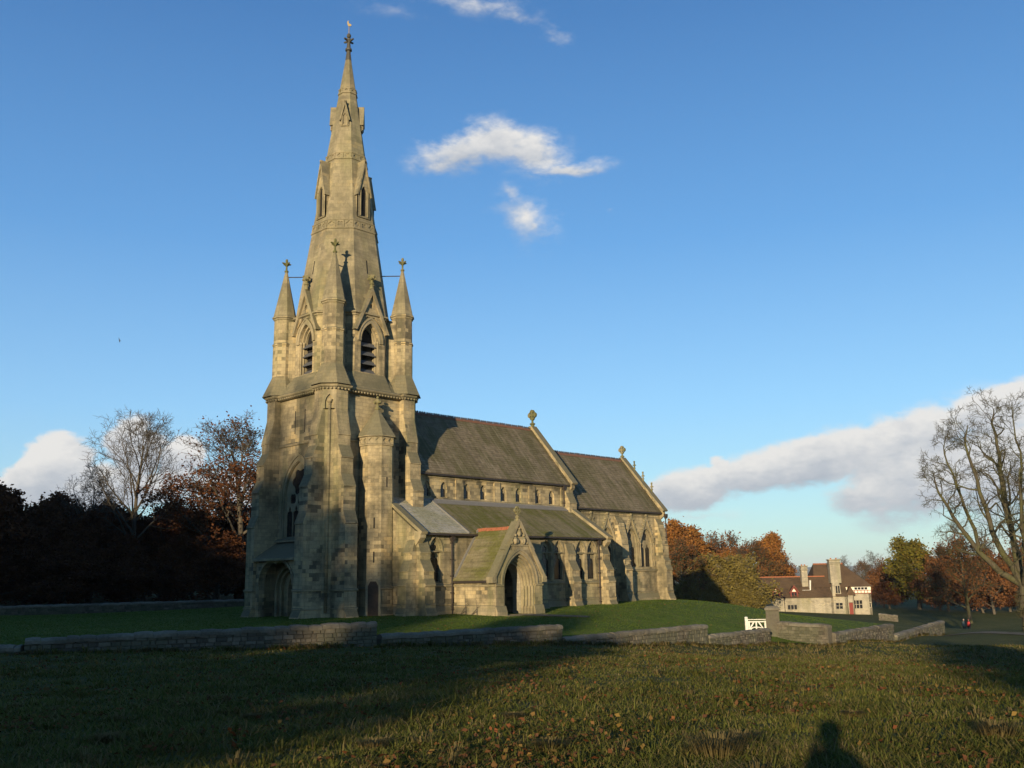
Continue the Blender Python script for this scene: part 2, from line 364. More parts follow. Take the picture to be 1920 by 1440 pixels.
def slates(O, U, V, N, L, H, row=.27, wd=.34, skip=None, th=.03):
    mb = MB(); O, U, V, N = map(Vector, (O, U, V, N)); nr = int(H/row)+1
    rr = random.Random(int(L*100+H*10))
    for j in range(nr):
        v0 = j*row; v1 = min(v0+row*1.15, H); u = -rr.random()*wd
        if v0 >= H-.02: break
        while u < L:
            ww = wd*rr.uniform(.7, 1.35); a, b = max(u, 0), min(u+ww-.012, L); u += ww
            if b-a < .04: continue
            t0 = th*rr.uniform(.8, 1.6); t1 = rr.uniform(0, .006)+.004; dv = rr.uniform(-.012, .012)
            p = [O+U*a+V*(v0+dv)+N*t0, O+U*b+V*(v0+dv)+N*t0, O+U*b+V*v1+N*t1, O+U*a+V*v1+N*t1]
            q = [O+U*a+V*(v0+dv), O+U*b+V*(v0+dv)]
            base = len(mb.v); mb.v += [tuple(x) for x in p+q]
            mb.f += [(base, base+1, base+2, base+3), (base+4, base+5, base+1, base)]
    return mb

# ================================================================== terrain
def polar(az, D): return (CAM.x+D*math.cos(R(az)), CAM.y+D*math.sin(R(az)))
ANCH = []
def anc(az, D, z): x, y = polar(az, D); ANCH.append((x, y, z))
ANCH.append((CAM.x, CAM.y, 1.0))
for az in (20, 32, 44, 56, 70): anc(az, 14, .58); anc(az, 28, .12 if az > 40 else -.05)
for az, D, z in [(85, 40, .3), (71, 43, .12), (67, 43.3, .08), (63, 43.5, -.05), (58, 44, -.12), (53, 45, -.2), (47, 48, -.45), (41, 51, -.68), (36.5, 57, -1.35), (33.1, 63, -1.75), (29.7, 69, -2.2), (26.3, 70, -2.15), (23.1, 83, -2.8), (21.1, 104, -3.75), (20, 66, -1.9), (15, 65, -1.8),
                 (12, 90, -2.8), (19.2, 104, -2.95), (18, 104, -3.0), (16, 106, -3.0), (20, 150, -5.6), (17, 150, -5.6), (27, 182, -4.1), (29.5, 182, -3.7), (24.5, 182, -4.6), (27, 150, -3.4), (23, 160, -4.6), (33.5, 185, -2.9), (36, 150, -1.6), (31, 120, -1.5), (27, 112, -2.1),
                 (21, 220, -4.6), (17, 230, -4.6), (25, 230, -4.6), (30, 230, -4), (40, 230, -2), (70, 100, .15), (70, 120, 1.1), (62, 100, .25), (62, 122, 1.2), (80, 110, 1.2), (55, 130, 1.0), (50, 110, .6), (44, 130, .2), (60, 250, 2), (75, 250, 3),
                 (207, 40, 1.3), (207, 100, 2.2), (180, 90, 2.2), (235, 90, 1.6), (150, 80, 2.0), (110, 70, 1.0), (270, 80, .2), (300, 80, -1), (330, 90, -2.5), (0, 120, -3.5), (207, 250, 3), (120, 250, 3), (300, 250, -3), (350, 250, -4.5)]: anc(az, D, z)
for x, y, z in [(-6, -6, .2), (-6, 0, .22), (-6, 6, .25), (-2, -10, .22), (6, -13.5, .1), (12, -10, .3), (18, -10.5, .42), (24, -7, .42), (34, -6, .42), (37, 0, .42), (37, 8, .4), (20, 10, .45), (0, 10, .35), (20, 0, .4), (10, 0, .4), (0, 0, .3), (30, 0, .42),
                (16, -17, .1), (28, -14, -.1), (40, -8, -.1), (5, -22, -.25), (48, 0, -.5)]: ANCH.append((x, y, z))
_A = np.array(ANCH); _c2 = 9.0
def _phi(d2): return np.sqrt(d2+_c2)
_n = len(_A); _D2 = ((_A[:, None, :2]-_A[None, :, :2])**2).sum(2)
_M = np.zeros((_n+3, _n+3)); _M[:_n, :_n] = _phi(_D2)-np.eye(_n)*.6; _M[:_n, _n] = 1; _M[:_n, _n+1:] = _A[:, :2]/100; _M[_n, :_n] = 1; _M[_n+1:, :_n] = _A[:, :2].T/100
_W = np.linalg.solve(_M, np.concatenate([_A[:, 2], [0, 0, 0]]))
def ground_np(x, y):
    x = np.asarray(x, float); y = np.asarray(y, float); sh = x.shape; x = x.ravel(); y = y.ravel()
    r = np.hypot(x-CAM.x, y-CAM.y); k = np.minimum(1, 300/np.maximum(r, 1e-6))
    xe = CAM.x+(x-CAM.x)*k; ye = CAM.y+(y-CAM.y)*k
    z = np.empty_like(x)
    for i in range(0, len(x), 20000):
        s = slice(i, i+20000)
        d2 = (xe[s, None]-_A[None, :, 0])**2+(ye[s, None]-_A[None, :, 1])**2
        z[s] = _phi(d2)@_W[:_n]+_W[_n]+(xe[s]*_W[_n+1]+ye[s]*_W[_n+2])/100
    far = np.clip((r-300)/1500, 0, 1); z = z*(1-far)+far*(-6)
    az = np.arctan2(y-CAM.y, x-CAM.x)
    hill = np.clip((r-4500)/4500, 0, 1)**1.2*(np.clip(r, 0, 9500)*.0125)*(.85+.16*np.sin(az*9+1)+.1*np.sin(az*23))
    return (z+hill).reshape(sh)
def gz(x, y): return float(ground_np(np.array([x]), np.array([y]))[0])
def place(px, D):
    """stand a thing in the direction of a photo column, D metres off, on the ground"""
    x, y = polar(azel(px, 1110)[0], D); return (x, y, gz(x, y))

m, t = new_mat('rough_pasture'); P = t.n('ShaderNodeNewGeometry').outputs['Position']
a = t.noise(P, .18, 6, .65); b = t.noise(P, 1.7, 6, .7); c = t.noise(P, 11, 5, .7)
col = t.ramp(t.math('ADD', t.math('MULTIPLY', a, .45), t.math('MULTIPLY', b, .55)), [(.33, rgb(.036, .048, .012)), (.5, rgb(.064, .072, .02)), (.62, rgb(.10, .092, .034)), (.75, rgb(.13, .10, .045))])
col = t.mix(.7, col, t.ramp(c, [(.3, g(.35)), (.7, g(1.5))]), 'MULTIPLY')
finish(t, col, .95, t.math('ADD', c, b), .9, .12, .1); PASTURE = m
m, t = new_mat('mown_lawn'); P = t.n('ShaderNodeNewGeometry').outputs['Position']
a = t.noise(P, .45, 7, .68); c = t.noise(P, 14, 5, .7)
col = t.ramp(a, [(.3, rgb(.05, .088, .010)), (.5, rgb(.085, .125, .018)), (.7, rgb(.115, .135, .03))])
d_ = t.noise(P, 2.6, 6, .7); col = t.mix(.75, col, t.ramp(d_, [(.3, g(.55)), (.7, g(1.35))]), 'MULTIPLY')
col = t.mix(t.ramp(t.noise(P, .8, 6, .7), [(.56, g(0)), (.72, g(.6))]), col, rgb(.11, .10, .035))
col = t.mix(.5, col, t.ramp(c, [(.3, g(.5)), (.7, g(1.4))]), 'MULTIPLY')
finish(t, col, .95, t.math('ADD', c, d_), .9, .08, .1); LAWN = m
m, t = new_mat('path_gravel'); P = t.n('ShaderNodeNewGeometry').outputs['Position']
a = t.noise(P, 1.2, 5, .6); c = t.noise(P, 25, 4, .7)
col = t.mix(.5, t.ramp(a, [(.35, rgb(.10, .088, .06)), (.65, rgb(.16, .14, .10))]), t.ramp(c, [(.3, g(.6)), (.7, g(1.3))]), 'MULTIPLY')
finish(t, col, .95, c, .6, .03, .1); GRAVEL = m

NA, NRr = 420, 190
rad = np.concatenate([[0.0], np.geomspace(1.2, 12500, NRr)]); ang = np.linspace(0, 2*np.pi, NA, endpoint=False)
GX = CAM.x+rad[:, None]*np.cos(ang)[None]; GY = CAM.y+rad[:, None]*np.sin(ang)[None]
GZ = ground_np(GX, GY)
V_ = np.stack([GX, GY, GZ], 2).reshape(-1, 3); F_ = []
for i in range(len(rad)-1):
    for j in range(NA):
        k = (j+1) % NA
        if i == 0: F_.append((0, NA+j, NA+k)); continue
        F_.append((i*NA+j, (i+1)*NA+j, (i+1)*NA+k, i*NA+k))
me = bpy.data.meshes.new('ground'); me.from_pydata(V_.tolist(), [], F_); me.materials.append(PASTURE)
me.polygons.foreach_set('use_smooth', [True]*len(me.polygons))
gobj = bpy.data.objects.new('ground', me); COL.objects.link(gobj); tag(gobj, 'rough autumn pasture sloping down to the churchyard wall', kind='structure')

def drape(name, poly, mat, lift, step, label):
    P2 = []; E2 = []; n = len(poly)
    dens_ = []
    for i in range(n):
        a, b = Vector(poly[i]), Vector(poly[(i+1) % n]); k = max(1, int((b-a).length/step))
        dens_ += [a+(b-a)*(q/k) for q in range(k)]
    P2 = dens_; E2 = [(i, (i+1) % len(P2)) for i in range(len(P2))]; base = list(P2)
    xs = [p[0] for p in poly]; ys = [p[1] for p in poly]
    P2 = P2+[Vector((x, y)) for x in np.arange(min(xs)+.3, max(xs), step) for y in np.arange(min(ys)+.3, max(ys), step)]
    vo, eo, fo, *_ = delaunay_2d_cdt(P2, E2, [], 1, 1e-4)
    v = np.array([[p[0], p[1]] for p in vo]); z = ground_np(v[:, 0], v[:, 1])+lift
    me = bpy.data.meshes.new(name); fs = []
    for fc in fo:
        q = list(fc); A = sum(v[q[i]][0]*v[q[(i+1) % len(q)]][1]-v[q[(i+1) % len(q)]][0]*v[q[i]][1] for i in range(len(q)))
        fs.append(tuple(q if A > 0 else q[::-1]))
    me.from_pydata(np.column_stack([v, z]).tolist(), [], fs); me.materials.append(mat)
    me.polygons.foreach_set('use_smooth', [True]*len(me.polygons))
    o = bpy.data.objects.new(name, me); COL.objects.link(o); tag(o, label, kind='structure'); return o

# ================================================================== church
church = empty('church', (0, 0, 0), 0, 'gothic stone church with a tall octagonal spire, long slate roofs and a south porch', 'church')
def part(name, mb, mat, parent=church, **k): return mb.build(name, mat, parent, **k)
GZ0 = -.7
# ---- tower -------------------------------------------------------
HW = 3.7
mb = MB()
wwin = arch(0, 5.75, 3.5, 8.7, 2.6, 12)
wdoor = arch(0, .25, 1.9, 2.1, 1.3, 8)
mb.plate((-HW, 0, 0), *WV, rect(-HW+.35, HW-.35, GZ0, 16.1), [wwin, wdoor], .9)
mb.plate((0, -HW, 0), *SV, rect(-HW+.35, HW-.35, GZ0, 16.1), [], .9)
mb.plate((0, HW, 0), *NV, rect(-HW+.35, HW-.35, GZ0, 16.1), [], .9)
mb.plate((HW, 0, 0), *EV, rect(-HW+.35, HW-.35, GZ0, 16.1), [], .9)
for sx in (-1, 1):
    for sy in (-1, 1):
        q = [(sx*4.05, sy*3.3), (sx*4.05, sy*3.58), (sx*3.58, sy*4.05), (sx*3.3, sy*4.05), (sx*2.9, sy*2.9)]
        if sx*sy < 0: q = q[::-1]
        mb.rings([[(a, b, z) for a, b in q] for z in (GZ0, 16.05)])
tower = part('tower', mb, STONE)
# corner buttress profile: (projection from axis, z)
def butt_profile(rows, inner, zb):
    """rows = [(z, proj)] top to bottom with drips already in"""
    return [(inner, zb)]+[(p, z) for z, p in reversed(rows)]+[(inner, rows[0][0])]
def make_buttress(rows, inner, width, zb, wide=None):
    mb = MB(); pr = butt_profile(rows, inner, zb); h = width/2
    # profile in (u = outward, z): outward = -y for a south buttress
    mb.plate((-h, 0, 0), -Y, Z, pr, [], width)
    return mb
TB = [(16.05, 4.25), (14.5, 4.25), (12.76, 4.66), (12.7, 4.66), (12.68, 4.60), (12.0, 4.60), (11.12, 5.03), (11.06, 5.03), (11.04, 4.97), (9.95, 4.97), (9.1, 5.36), (9.04, 5.36), (9.02, 5.30), (7.42, 5.30), (6.6, 5.64), (6.53, 5.64), (6.5, 5.58), (.9, 5.58), (.35, 5.85), (GZ0, 5.85)]
tbm = make_buttress(TB, 3.3, 1.02, GZ0).mesh('buttress', STONE)
for k in range(4):
    for s in (-1, 1):
        a = k*math.pi/2; inst('buttress', tbm, tower, (math.cos(a)*s*3.08, math.sin(a)*s*3.08, 0), a)
# string courses
def strip_s(mb, x0, x1, y, z, h=.14, p=.1):       # weathered string on a south wall
    mb.plate((x0, y, 0), -Y, Z, [(-.05, z-h), (p*.6, z-h), (p, z-h*.4), (p, z), (-.05, z+h*.6)], [], x1-x0)
def strip_w(mb, y0, y1, x, z, h=.14, p=.1):
    mb.plate((x, y1, 0), -X, Z, [(-.05, z-h), (p*.6, z-h), (p, z-h*.4), (p, z), (-.05, z+h*.6)], [], y1-y0)
mb = MB(); strip_s(mb, -2.55, 2.55, -HW, 12.58); part('string_course', mb, CARVED, tower)
mb = MB(); strip_w(mb, -2.55, 2.55, -HW, 12.58); part('string_course', mb, CARVED, tower)
# base string and plinth round the buttress ends
for z, h, p in ((2.15, .14, .09), (.92, .12, .07)):
    t_ = MB(); strip_s(t_, -.51-p, .51+p, -5.58, z, h, p)
    for sx, sg in ((-.51, -1), (.51, 1)): t_.box(min(sx-sg*.02, sx+sg*p), max(sx-sg*.02, sx+sg*p), -5.62, -3.75, z-h*.8, z)
    plm = t_.mesh('plinth_moulding', CARVED)
    for k in range(4):
        for s in (-1, 1): a = k*math.pi/2; inst('plinth_moulding', plm, tower, (math.cos(a)*s*3.08, math.sin(a)*s*3.08, 0), a)
# corner shafts with niche heads
shm = MB(); shm.tube((0, 0, .6), (0, 0, 15.0), .11, .11, 8); shm.ngon(0, 0, [(15.0, .13), (15.25, .2)], 8); shm = shm.mesh('corner_shaft', STONE, True)
nh = MB(); nh.plate((0, -.02, 0), *SV, [(-.5, 14.6), (-.5, 16.02), (.5, 16.02), (.5, 14.6)], [arch(0, 14.55, .62, 15.0, .62, 6)[0:]], .55)
nhm = nh.mesh('niche_head', CARVED)
for k in range(4):
    a = k*math.pi/2; c, s = math.cos(a), math.sin(a)
    f = lambda x, y: (c*x-s*y, s*x+c*y, 0)
    inst('corner_shaft', shm, tower, f(-3.84, -3.84), a)
    inst('niche_head', nhm, tower, f(-3.9, -3.9), a-math.pi/4)
# cornice with ball-flower row
q0 = []
for sx, sy in ((-1, -1), (1, -1), (1, 1), (-1, 1)):
    pts = [(-4.25, -2.56), (-4.25, -3.57), (-3.57, -4.25), (-2.56, -4.25)]
    if (sx, sy) == (-1, -1): pl = pts
    elif (sx, sy) == (1, -1): pl = [(-y, x) for x, y in pts]
    elif (sx, sy) == (1, 1): pl = [(-x, -y) for x, y in pts]
    else: pl = [(y, -x) for x, y in pts]
    q0 += pl
    # step back to the wall between the buttresses
full = []
for i in range(4):
    c4 = q0[i*4:i*4+4]; full += c4
    nx, ny = c4[3]; d = [(0, -1), (1, 0), (0, 1), (-1, 0)][i]
    inn = 4.25-3.95
    full.append((nx-d[0]*inn, ny-d[1]*inn))
    n2 = q0[(i*4+4) % 16]; full.append((n2[0]-d[0]*inn, n2[1]-d[1]*inn))
mb = MB(); mb.plan([(15.95, -.05), (16.02, .02), (16.1, .06), (16.16, .17), (16.24, .22), (16.3, .22), (16.42, .02)], full)
corn = part('cornice', mb, CARVED, tower)
mb = MB()
op = offset(full, .12)
for i in range(len(op)):
    a, b = Vector(op[i]), Vector(op[(i+1) % len(op)]); L = (b-a).length; n = max(1, int(L/.26))
    for k in range(n):
        p = a+(b-a)*((k+.5)/n); mb.ball((p.x, p.y, 16.04), .085, 6)
part('ball_flower', mb, CARVED, corn, kind='stuff')
# ---- belfry ------------------------------------------------------
AP = 3.35
mb = MB()
bel = arch(0, 17.75, 1.7, 20.2, 1.35, 8)
e = AP*math.tan(R(22.5))
for k in range(8):
    a = R(45*k); n = Vector((math.cos(a), math.sin(a), 0)); u = Vector((-n.y, n.x, 0))
    O = n*AP
    mb.plate(O, u, Z, rect(-e, e, 16.3, 22.15), [bel] if k % 2 == 0 else [], .75 if k % 2 == 0 else .4)
# sloped base from the square to the octagon
sq = full
n_out = 64
def sample(pts, m):
    c = Vector((0, 0)); res = []
    for i in range(m):
        a = 2*math.pi*i/m; d = Vector((math.cos(a), math.sin(a))); best = 0
        for j in range(len(pts)):
            p, r = Vector(pts[j]), Vector(pts[(j+1) % len(pts)])-Vector(pts[j]); den = d.x*r.y-d.y*r.x
            if abs(den) < 1e-9: continue
            tt = (p.x*r.y-p.y*r.x)/den; s = (p.x*d.y-p.y*d.x)/den
            if -1e-6 <= s <= 1+1e-6 and tt > best: best = tt
        res.append(d*best)
    return res
octo = [(AP/math.cos(R(22.5))*math.cos(R(22.5+45*i)), AP/math.cos(R(22.5))*math.sin(R(22.5+45*i))) for i in range(8)]
s0 = sample(offset(full, .0), n_out); s1 = sample(octo, n_out)
mb.rings([[(p.x, p.y, 16.36) for p in s0], [(p.x*1.01, p.y*1.01, 17.7) for p in s1]], False, False)
for k in range(4):       # webs tying the corner pinnacles to the belfry
    a = R(45+90*k); n = Vector((math.cos(a), math.sin(a), 0)); u = Vector((-n.y, n.x, 0))
    q = [n*r_+u*w_ for r_, w_ in ((3.1, -.72), (4.2, -.60), (4.2, .60), (3.1, .72))]
    mb.rings([[(p.x, p.y, z) for p in q] for z in (16.4, 22.2)])
belfry = part('belfry', mb, STONE)
for k in range(4):
    a = R(90*k); n = Vector((math.cos(a), math.sin(a), 0)); u = Vector((-n.y, n.x, 0))
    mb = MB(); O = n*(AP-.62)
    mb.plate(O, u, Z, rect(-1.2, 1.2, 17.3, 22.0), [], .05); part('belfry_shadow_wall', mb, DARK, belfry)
    mb = MB()           # orders of the opening and nook shafts
    mb.plate(n*(AP-.22), u, Z, arch(0, 17.7, 1.74, 20.2, 1.38, 8), [arch(0, 17.72, 1.52, 20.2, 1.18, 8)], .18)
    mb.plate(n*(AP-.42), u, Z, arch(0, 17.7, 1.56, 20.2, 1.22, 8), [arch(0, 17.74, 1.34, 20.2, 1.02, 8)], .18)
    for s in (-1, 1):
        for rr, dd in ((.80, .10), (.72, .30)):
            c = n*(AP-dd)+u*(s*rr); mb.tube((c.x, c.y, 17.8), (c.x, c.y, 20.1), .06, .06, 6); mb.ngon(c.x, c.y, [(20.08, .07), (20.22, .11), (20.28, .11)], 8)
    mb.plate(n*(AP+.09), u, Z, arch_band(0, 1.7, 20.2, 1.35, .30, .1), [], .2)
    mb.plate(n*(AP+.14), u, Z, arch_band(0, 2.12, 20.2, 1.66, .10, .1), [], .2)
    part('belfry_arch', mb, CARVED, belfry)
    for i in range(4):                       # lead louvers with scalloped lower edge
        z = 20.15-i*.68; mb = MB(); U2 = u
        V2 = (Z*.72+(-n)*.70).normalized(); O2 = n*(AP-.18)+Z*(z-.32)
        sc = [(-.7, .0)]
        for j in range(8): sc += [(-.7+1.4*(j+.25)/8, -.05), (-.7+1.4*(j+.75)/8, -.05), (-.7+1.4*(j+1)/8, 0)]
        mb.plate(O2, U2, V2, sc+[(.7, .46), (-.7, .46)], [], .04)
        part('louver', mb, LOUV, belfry)
    # gable over the opening
    GP = AP+.28
    mb = MB()
    mb.plate(n*GP, u, Z, [(-1.62, 20.85), (-1.38, 20.85), (0, 23.75), (1.38, 20.85), (1.62, 20.85), (0, 24.35)], [], .34)
    part('gable_coping', mb, CARVED, belfry)
    mb = MB(); mb.plate(n*(AP+.10), u, Z, [(-1.36, 20.95), (-1.05, 21.45), (0, 22.32), (1.05, 21.45), (1.36, 20.95), (0, 23.75)], [foil(0, 22.85, .2, 3, 90)], .2)
    for s in (-1, 1):                        # gable roof back to the spire
        a0 = n*GP+u*(s*1.6)+Z*20.9; a1 = n*GP+Z*24.3; b0 = n*(AP-.5)+u*(s*1.6)+Z*20.9; b1 = n*(AP-1.2)+Z*24.3
        mb.poly([a0, a1, b1, b0] if s > 0 else [a0, b0, b1, a1])
    part('gable_panel', mb, STONE, belfry)
    mb = MB(); c = n*(GP-.15); mb.ngon(c.x, c.y, [(24.2, .16), (24.55, .10), (24.6, .17), (24.7, .17), (24.75, .1), (24.95, .12)], 8); mb.ball((c.x, c.y, 25.1), .27, 8, 1.0)
    for j in range(8): mb.ball((c.x+.24*math.cos(j*.785), c.y+.24*math.sin(j*.785), 25.1+.1*(-1)**j), .10, 5)
    part('gable_finial', mb, MOSSY, belfry)
# ---- corner pinnacles --------------------------------------------
mb = MB(); mb.ngon(0, 0, [(16.35, 1.42), (17.85, .80), (17.95, .78), (20.36, .78), (20.4, .83), (20.5, .83), (20.58, .75), (22.38, .74)], 8)
pm = mb.mesh('pinnacle', STONE)
mb = MB(); mb.ngon(0, 0, [(22.38, .75), (22.44, .82), (22.52, .82), (22.56, .90), (22.66, .90), (22.72, .82), (24.5, .47), (26.42, .09)], 8); pcm = mb.mesh('pinnacle_cone', STONE_D)
mb = MB(); mb.ngon(0, 0, [(26.38, .09), (26.42, .15), (26.52, .15), (26.56, .075), (26.95, .06), (27.05, .12), (27.15, .16)], 8)
for j in range(4):
    a = R(90*j); d = Vector((math.cos(a), math.sin(a), 0)); e_ = Vector((-d.y, d.x, 0))
    mb.plate(d*.04-e_*.045+Z*26.85, d, Z, [(0, 0), (.16, .16), (.33, .22), (.36, .30), (.2, .31), (0, .2)], [], .09)
mb.ball((0, 0, 27.33), .12, 6, 1.5); pfm = mb.mesh('pinnacle_finial', MOSSY)
mb = MB(); mb.tube((.05, 0, 26.0), (1.95, 0, 26.0), .04); ptm = mb.mesh('iron_tie', IRON)
for k in range(4):
    a = R(45+90*k); c = (3.2*math.sqrt(2)*math.cos(a), 3.2*math.sqrt(2)*math.sin(a), 0)
    p = inst('pinnacle', pm, church, c); inst('cone', pcm, p); inst('finial', pfm, p); inst('iron_tie', ptm, p, (0, 0, 0), a+math.pi)
# ---- spire -------------------------------------------------------
SB, ST = 22.2, 46.1
def sap(z): return 3.42*(ST-z)/(ST-SB)
mb = MB(); mb.ngon(0, 0, [(22.2, sap(22.2)), (44.55, sap(44.55))], 8); spire = part('spire', mb, STONE_D)
mb = MB(); mb.ngon(0, 0, [(21.95, AP-.02), (22.0, AP+.08), (22.1, AP+.1), (22.16, AP+.24), (22.26, AP+.24), (22.36, 3.38)], 8); part('spire_cornice', mb, CARVED, spire)
for z0, z1, nn in ((29.1, 29.85, 3), (35.2, 35.75, 2), (41.3, 41.75, 1)):
    mb = MB()
    mb.ngon(0, 0, [(z0-.05, sap(z0)-.02), (z0, sap(z0)+.07), (z0+.08, sap(z0)+.07), (z0+.1, sap(z0)+.015)], 8, cap=False)
    mb.ngon(0, 0, [(z1-.1, sap(z1)+.02), (z1-.06, sap(z1)+.10), (z1, sap(z1)+.10), (z1+.06, sap(z1)-.02)], 8, cap=False)
    for k in range(8):
        a = R(45*k); n = Vector((math.cos(a), math.sin(a), 0)); u = Vector((-n.y, n.x, 0)); zm = (z0+z1)/2; hh = (z1-z0)/2-.05
        sl_ = Vector((n.x, n.y, 0))*(-3.42/(ST-SB))+Z; sl_.normalize()
        ee = sap(zm)*math.tan(R(22.5)); cw = 2*ee/nn
        for j in range(nn):
            c = -ee+cw*(j+.5); w2 = cw/2-.02
            mb.plate(n*(sap(zm)+.06)+Z*zm, u, sl_, rect(c-w2, c+w2, -hh, hh), [foil(c, 0, min(w2, hh)*.8, 4, 45 if j % 2 else 0, .4)], .08)
    part('carved_band', mb, CARVED, spire)
# lucarnes
def lucarne(ang, zb, ze, za, w, fd, ow, blind):
    a = R(ang); n = Vector((math.cos(a), math.sin(a), 0)); u = Vector((-n.y, n.x, 0)); h = w/2
    hole = arch(0, zb+.12, ow, ze-.35*ow, ow*.95, 6)
    mb = MB(); mb.plate(n*fd, u, Z, [(-h, zb), (h, zb), (h, ze), (0, za-.18), (-h, ze)], [hole], .14)
    for s in (-1, 1):       # cheeks
        p = [n*(fd-.001)+u*(s*h)+Z*zb, n*(sap(ze)-.3)+u*(s*h)+Z*zb, n*(sap(ze)-.3)+u*(s*h)+Z*ze, n*(fd-.001)+u*(s*h)+Z*ze]
        mb.poly(p if s < 0 else p[::-1])
    L = part('lucarne', mb, STONE_D, spire)
    mb = MB()
    for s in (-1, 1):
        hh = h+.12; zz = ze-.12*(za-ze)/h
        a0 = n*(fd+.12)+u*(s*hh)+Z*zz; a1 = n*(fd+.12)+Z*za; b0 = n*(sap(zz)-.4)+u*(s*hh)+Z*zz; b1 = n*(sap(za)-.3)+Z*za
        dn = (u*s*(za-ze)+Z*h).normalized()*.10
        c8 = [a0-dn, b0-dn, b1-dn, a1-dn, a0, b0, b1, a1]
        mb.hexa(c8 if s > 0 else [c8[3], c8[2], c8[1], c8[0], c8[7], c8[6], c8[5], c8[4]])
    part('lucarne_roof', mb, STONE_D, spire)
    mb = MB(); mb.plate(n*(fd-.13 if not blind else fd-.08), u, Z, hole, [], .03); part('lucarne_opening', mb, DARK if not blind else STONE_D, spire)
    mb = MB()
    for s in (-1, 1):
        c = n*(fd+.03)+u*(s*(ow/2+.10)); mb.tube((c.x, c.y, zb+.1), (c.x, c.y, ze-.4*ow), .055, .055, 6); mb.ngon(c.x, c.y, [(ze-.4*ow, .06), (ze-.3*ow, .09)], 8)
    part('lucarne_shaft', mb, CARVED, spire)
for k in range(4):
    lucarne(90*k, 30.2, 32.5, 35.0, 1.15, sap(30.2)+.10, .5, False)
    lucarne(45+90*k, 38.15, 39.1, 40.35, .62, sap(38.15)+.10, .22, True)
for k in range(4):
    a = R(90*k); n = Vector((math.cos(a), math.sin(a), 0)); u = Vector((-n.y, n.x, 0)); sl_ = (n*(-3.42/(ST-SB))+Z).normalized(); mb = MB()
    mb.plate(n*(sap(26.1)+.006)+Z*26.1, u, sl_, rect(-.05, .05, -.55, .55), [], .02); part('slit_window', mb, DARK, spire)
mb = MB(); mb.ngon(0, 0, [(44.5, sap(44.5)+.012), (45.35, .15), (45.4, .26), (45.55, .26), (45.6, .17), (46.2, .12), (46.35, .2), (46.45, .2)], 8)
for j in range(4):
    a = R(90*j+10); d = Vector((math.cos(a), math.sin(a), 0)); e_ = Vector((-d.y, d.x, 0))
    mb.plate(d*.06-e_*.06+Z*46.0, d, Z, [(0, .05), (.2, .22), (.44, .26), (.46, .36), (.26, .36), (0, .26)], [], .12)
mb.ball((0, 0, 46.75), .19, 8, 1.2); part('spire_finial', mb, BRONZE, spire)
mb = MB(); mb.tube((0, 0, 46.9), (0, 0, 47.7), .035); vane = part('vane_rod', mb, GILT, spire)
mb = MB(); d = RT.copy(); d.z = 0; d.normalize(); e_ = Vector((-d.y, d.x, 0))
mb.plate(Z*47.62-e_*.03, d, Z, [(a*.55, b*.6) for a, b in ((-.30, .62), (-.22, .28), (-.16, .08), (0, 0), (.2, .05), (.26, -.02), (.34, .1), (.32, .3), (.16, .36), (0, .42), (-.08, .62), (-.05, .82), (-.16, .88))], [], .06)
part('weathercock', mb, GILT, spire)
# ---- west window and doorway -------------------------------------
def tracery(O, uv, outline, holes, depth, parent, glassd, gm=GLASS):
    mb = MB(); mb.plate(O, *uv, outline, holes, depth); tr = part('window_tracery', mb, CARVED, parent)
    mb = MB(); n = uv[0].cross(uv[1]); mb.plate(Vector(O)-n*glassd, *uv, outline, [], .02); part('window_glass', mb, gm, parent); return tr
lg = [lancet(-1.23+.82*i, 5.85, .73, 7.5) for i in range(4)]
hol = lg+[foil(0, 9.78, 1.0, 6, 0, .3, 5), foil(-.84, 8.58, .40, 4, 45, .2), foil(.84, 8.58, .40, 4, 45, .2), foil(0, 8.35, .2, 3, 90)]
tracery((-HW+.14, 0, 0), WV, arch(0, 5.7, 3.56, 8.7, 2.66, 12), hol, .09, tower, .06)
mb = MB()
mb.plate((-HW+.02, 0, 0), *WV, arch(0, 5.72, 3.52, 8.7, 2.62, 12), [arch(0, 5.74, 3.40, 8.7, 2.53, 12)], .1)
mb.plate((-HW-.10, 0, 0), *WV, arch_band(0, 3.95, 8.7, 2.95, .13, .1, 12), [], .2)
mb.plate((-HW-.05, 0, 0), *WV, arch_band(0, 3.5, 8.7, 2.6, .22, 2.9, 12), [], .2)
for s in (-1, 1):
    for u_, d_ in ((1.70, .12), (1.98, -.10)):
        mb.tube((-HW+d_, s*u_, 5.9), (-HW+d_, s*u_, 8.6), .07, .07, 6); mb.ngon(-HW+d_, s*u_, [(8.58, .08), (8.74, .13), (8.8, .13)], 8)
mb.plate((-HW-.0, 2.45, 0), -X, Z, [(-.3, 5.5), (.3, 5.5), (.3, 5.6), (-.3, 5.95)], [], 4.9)
part('window_surround', mb, CARVED, tower)
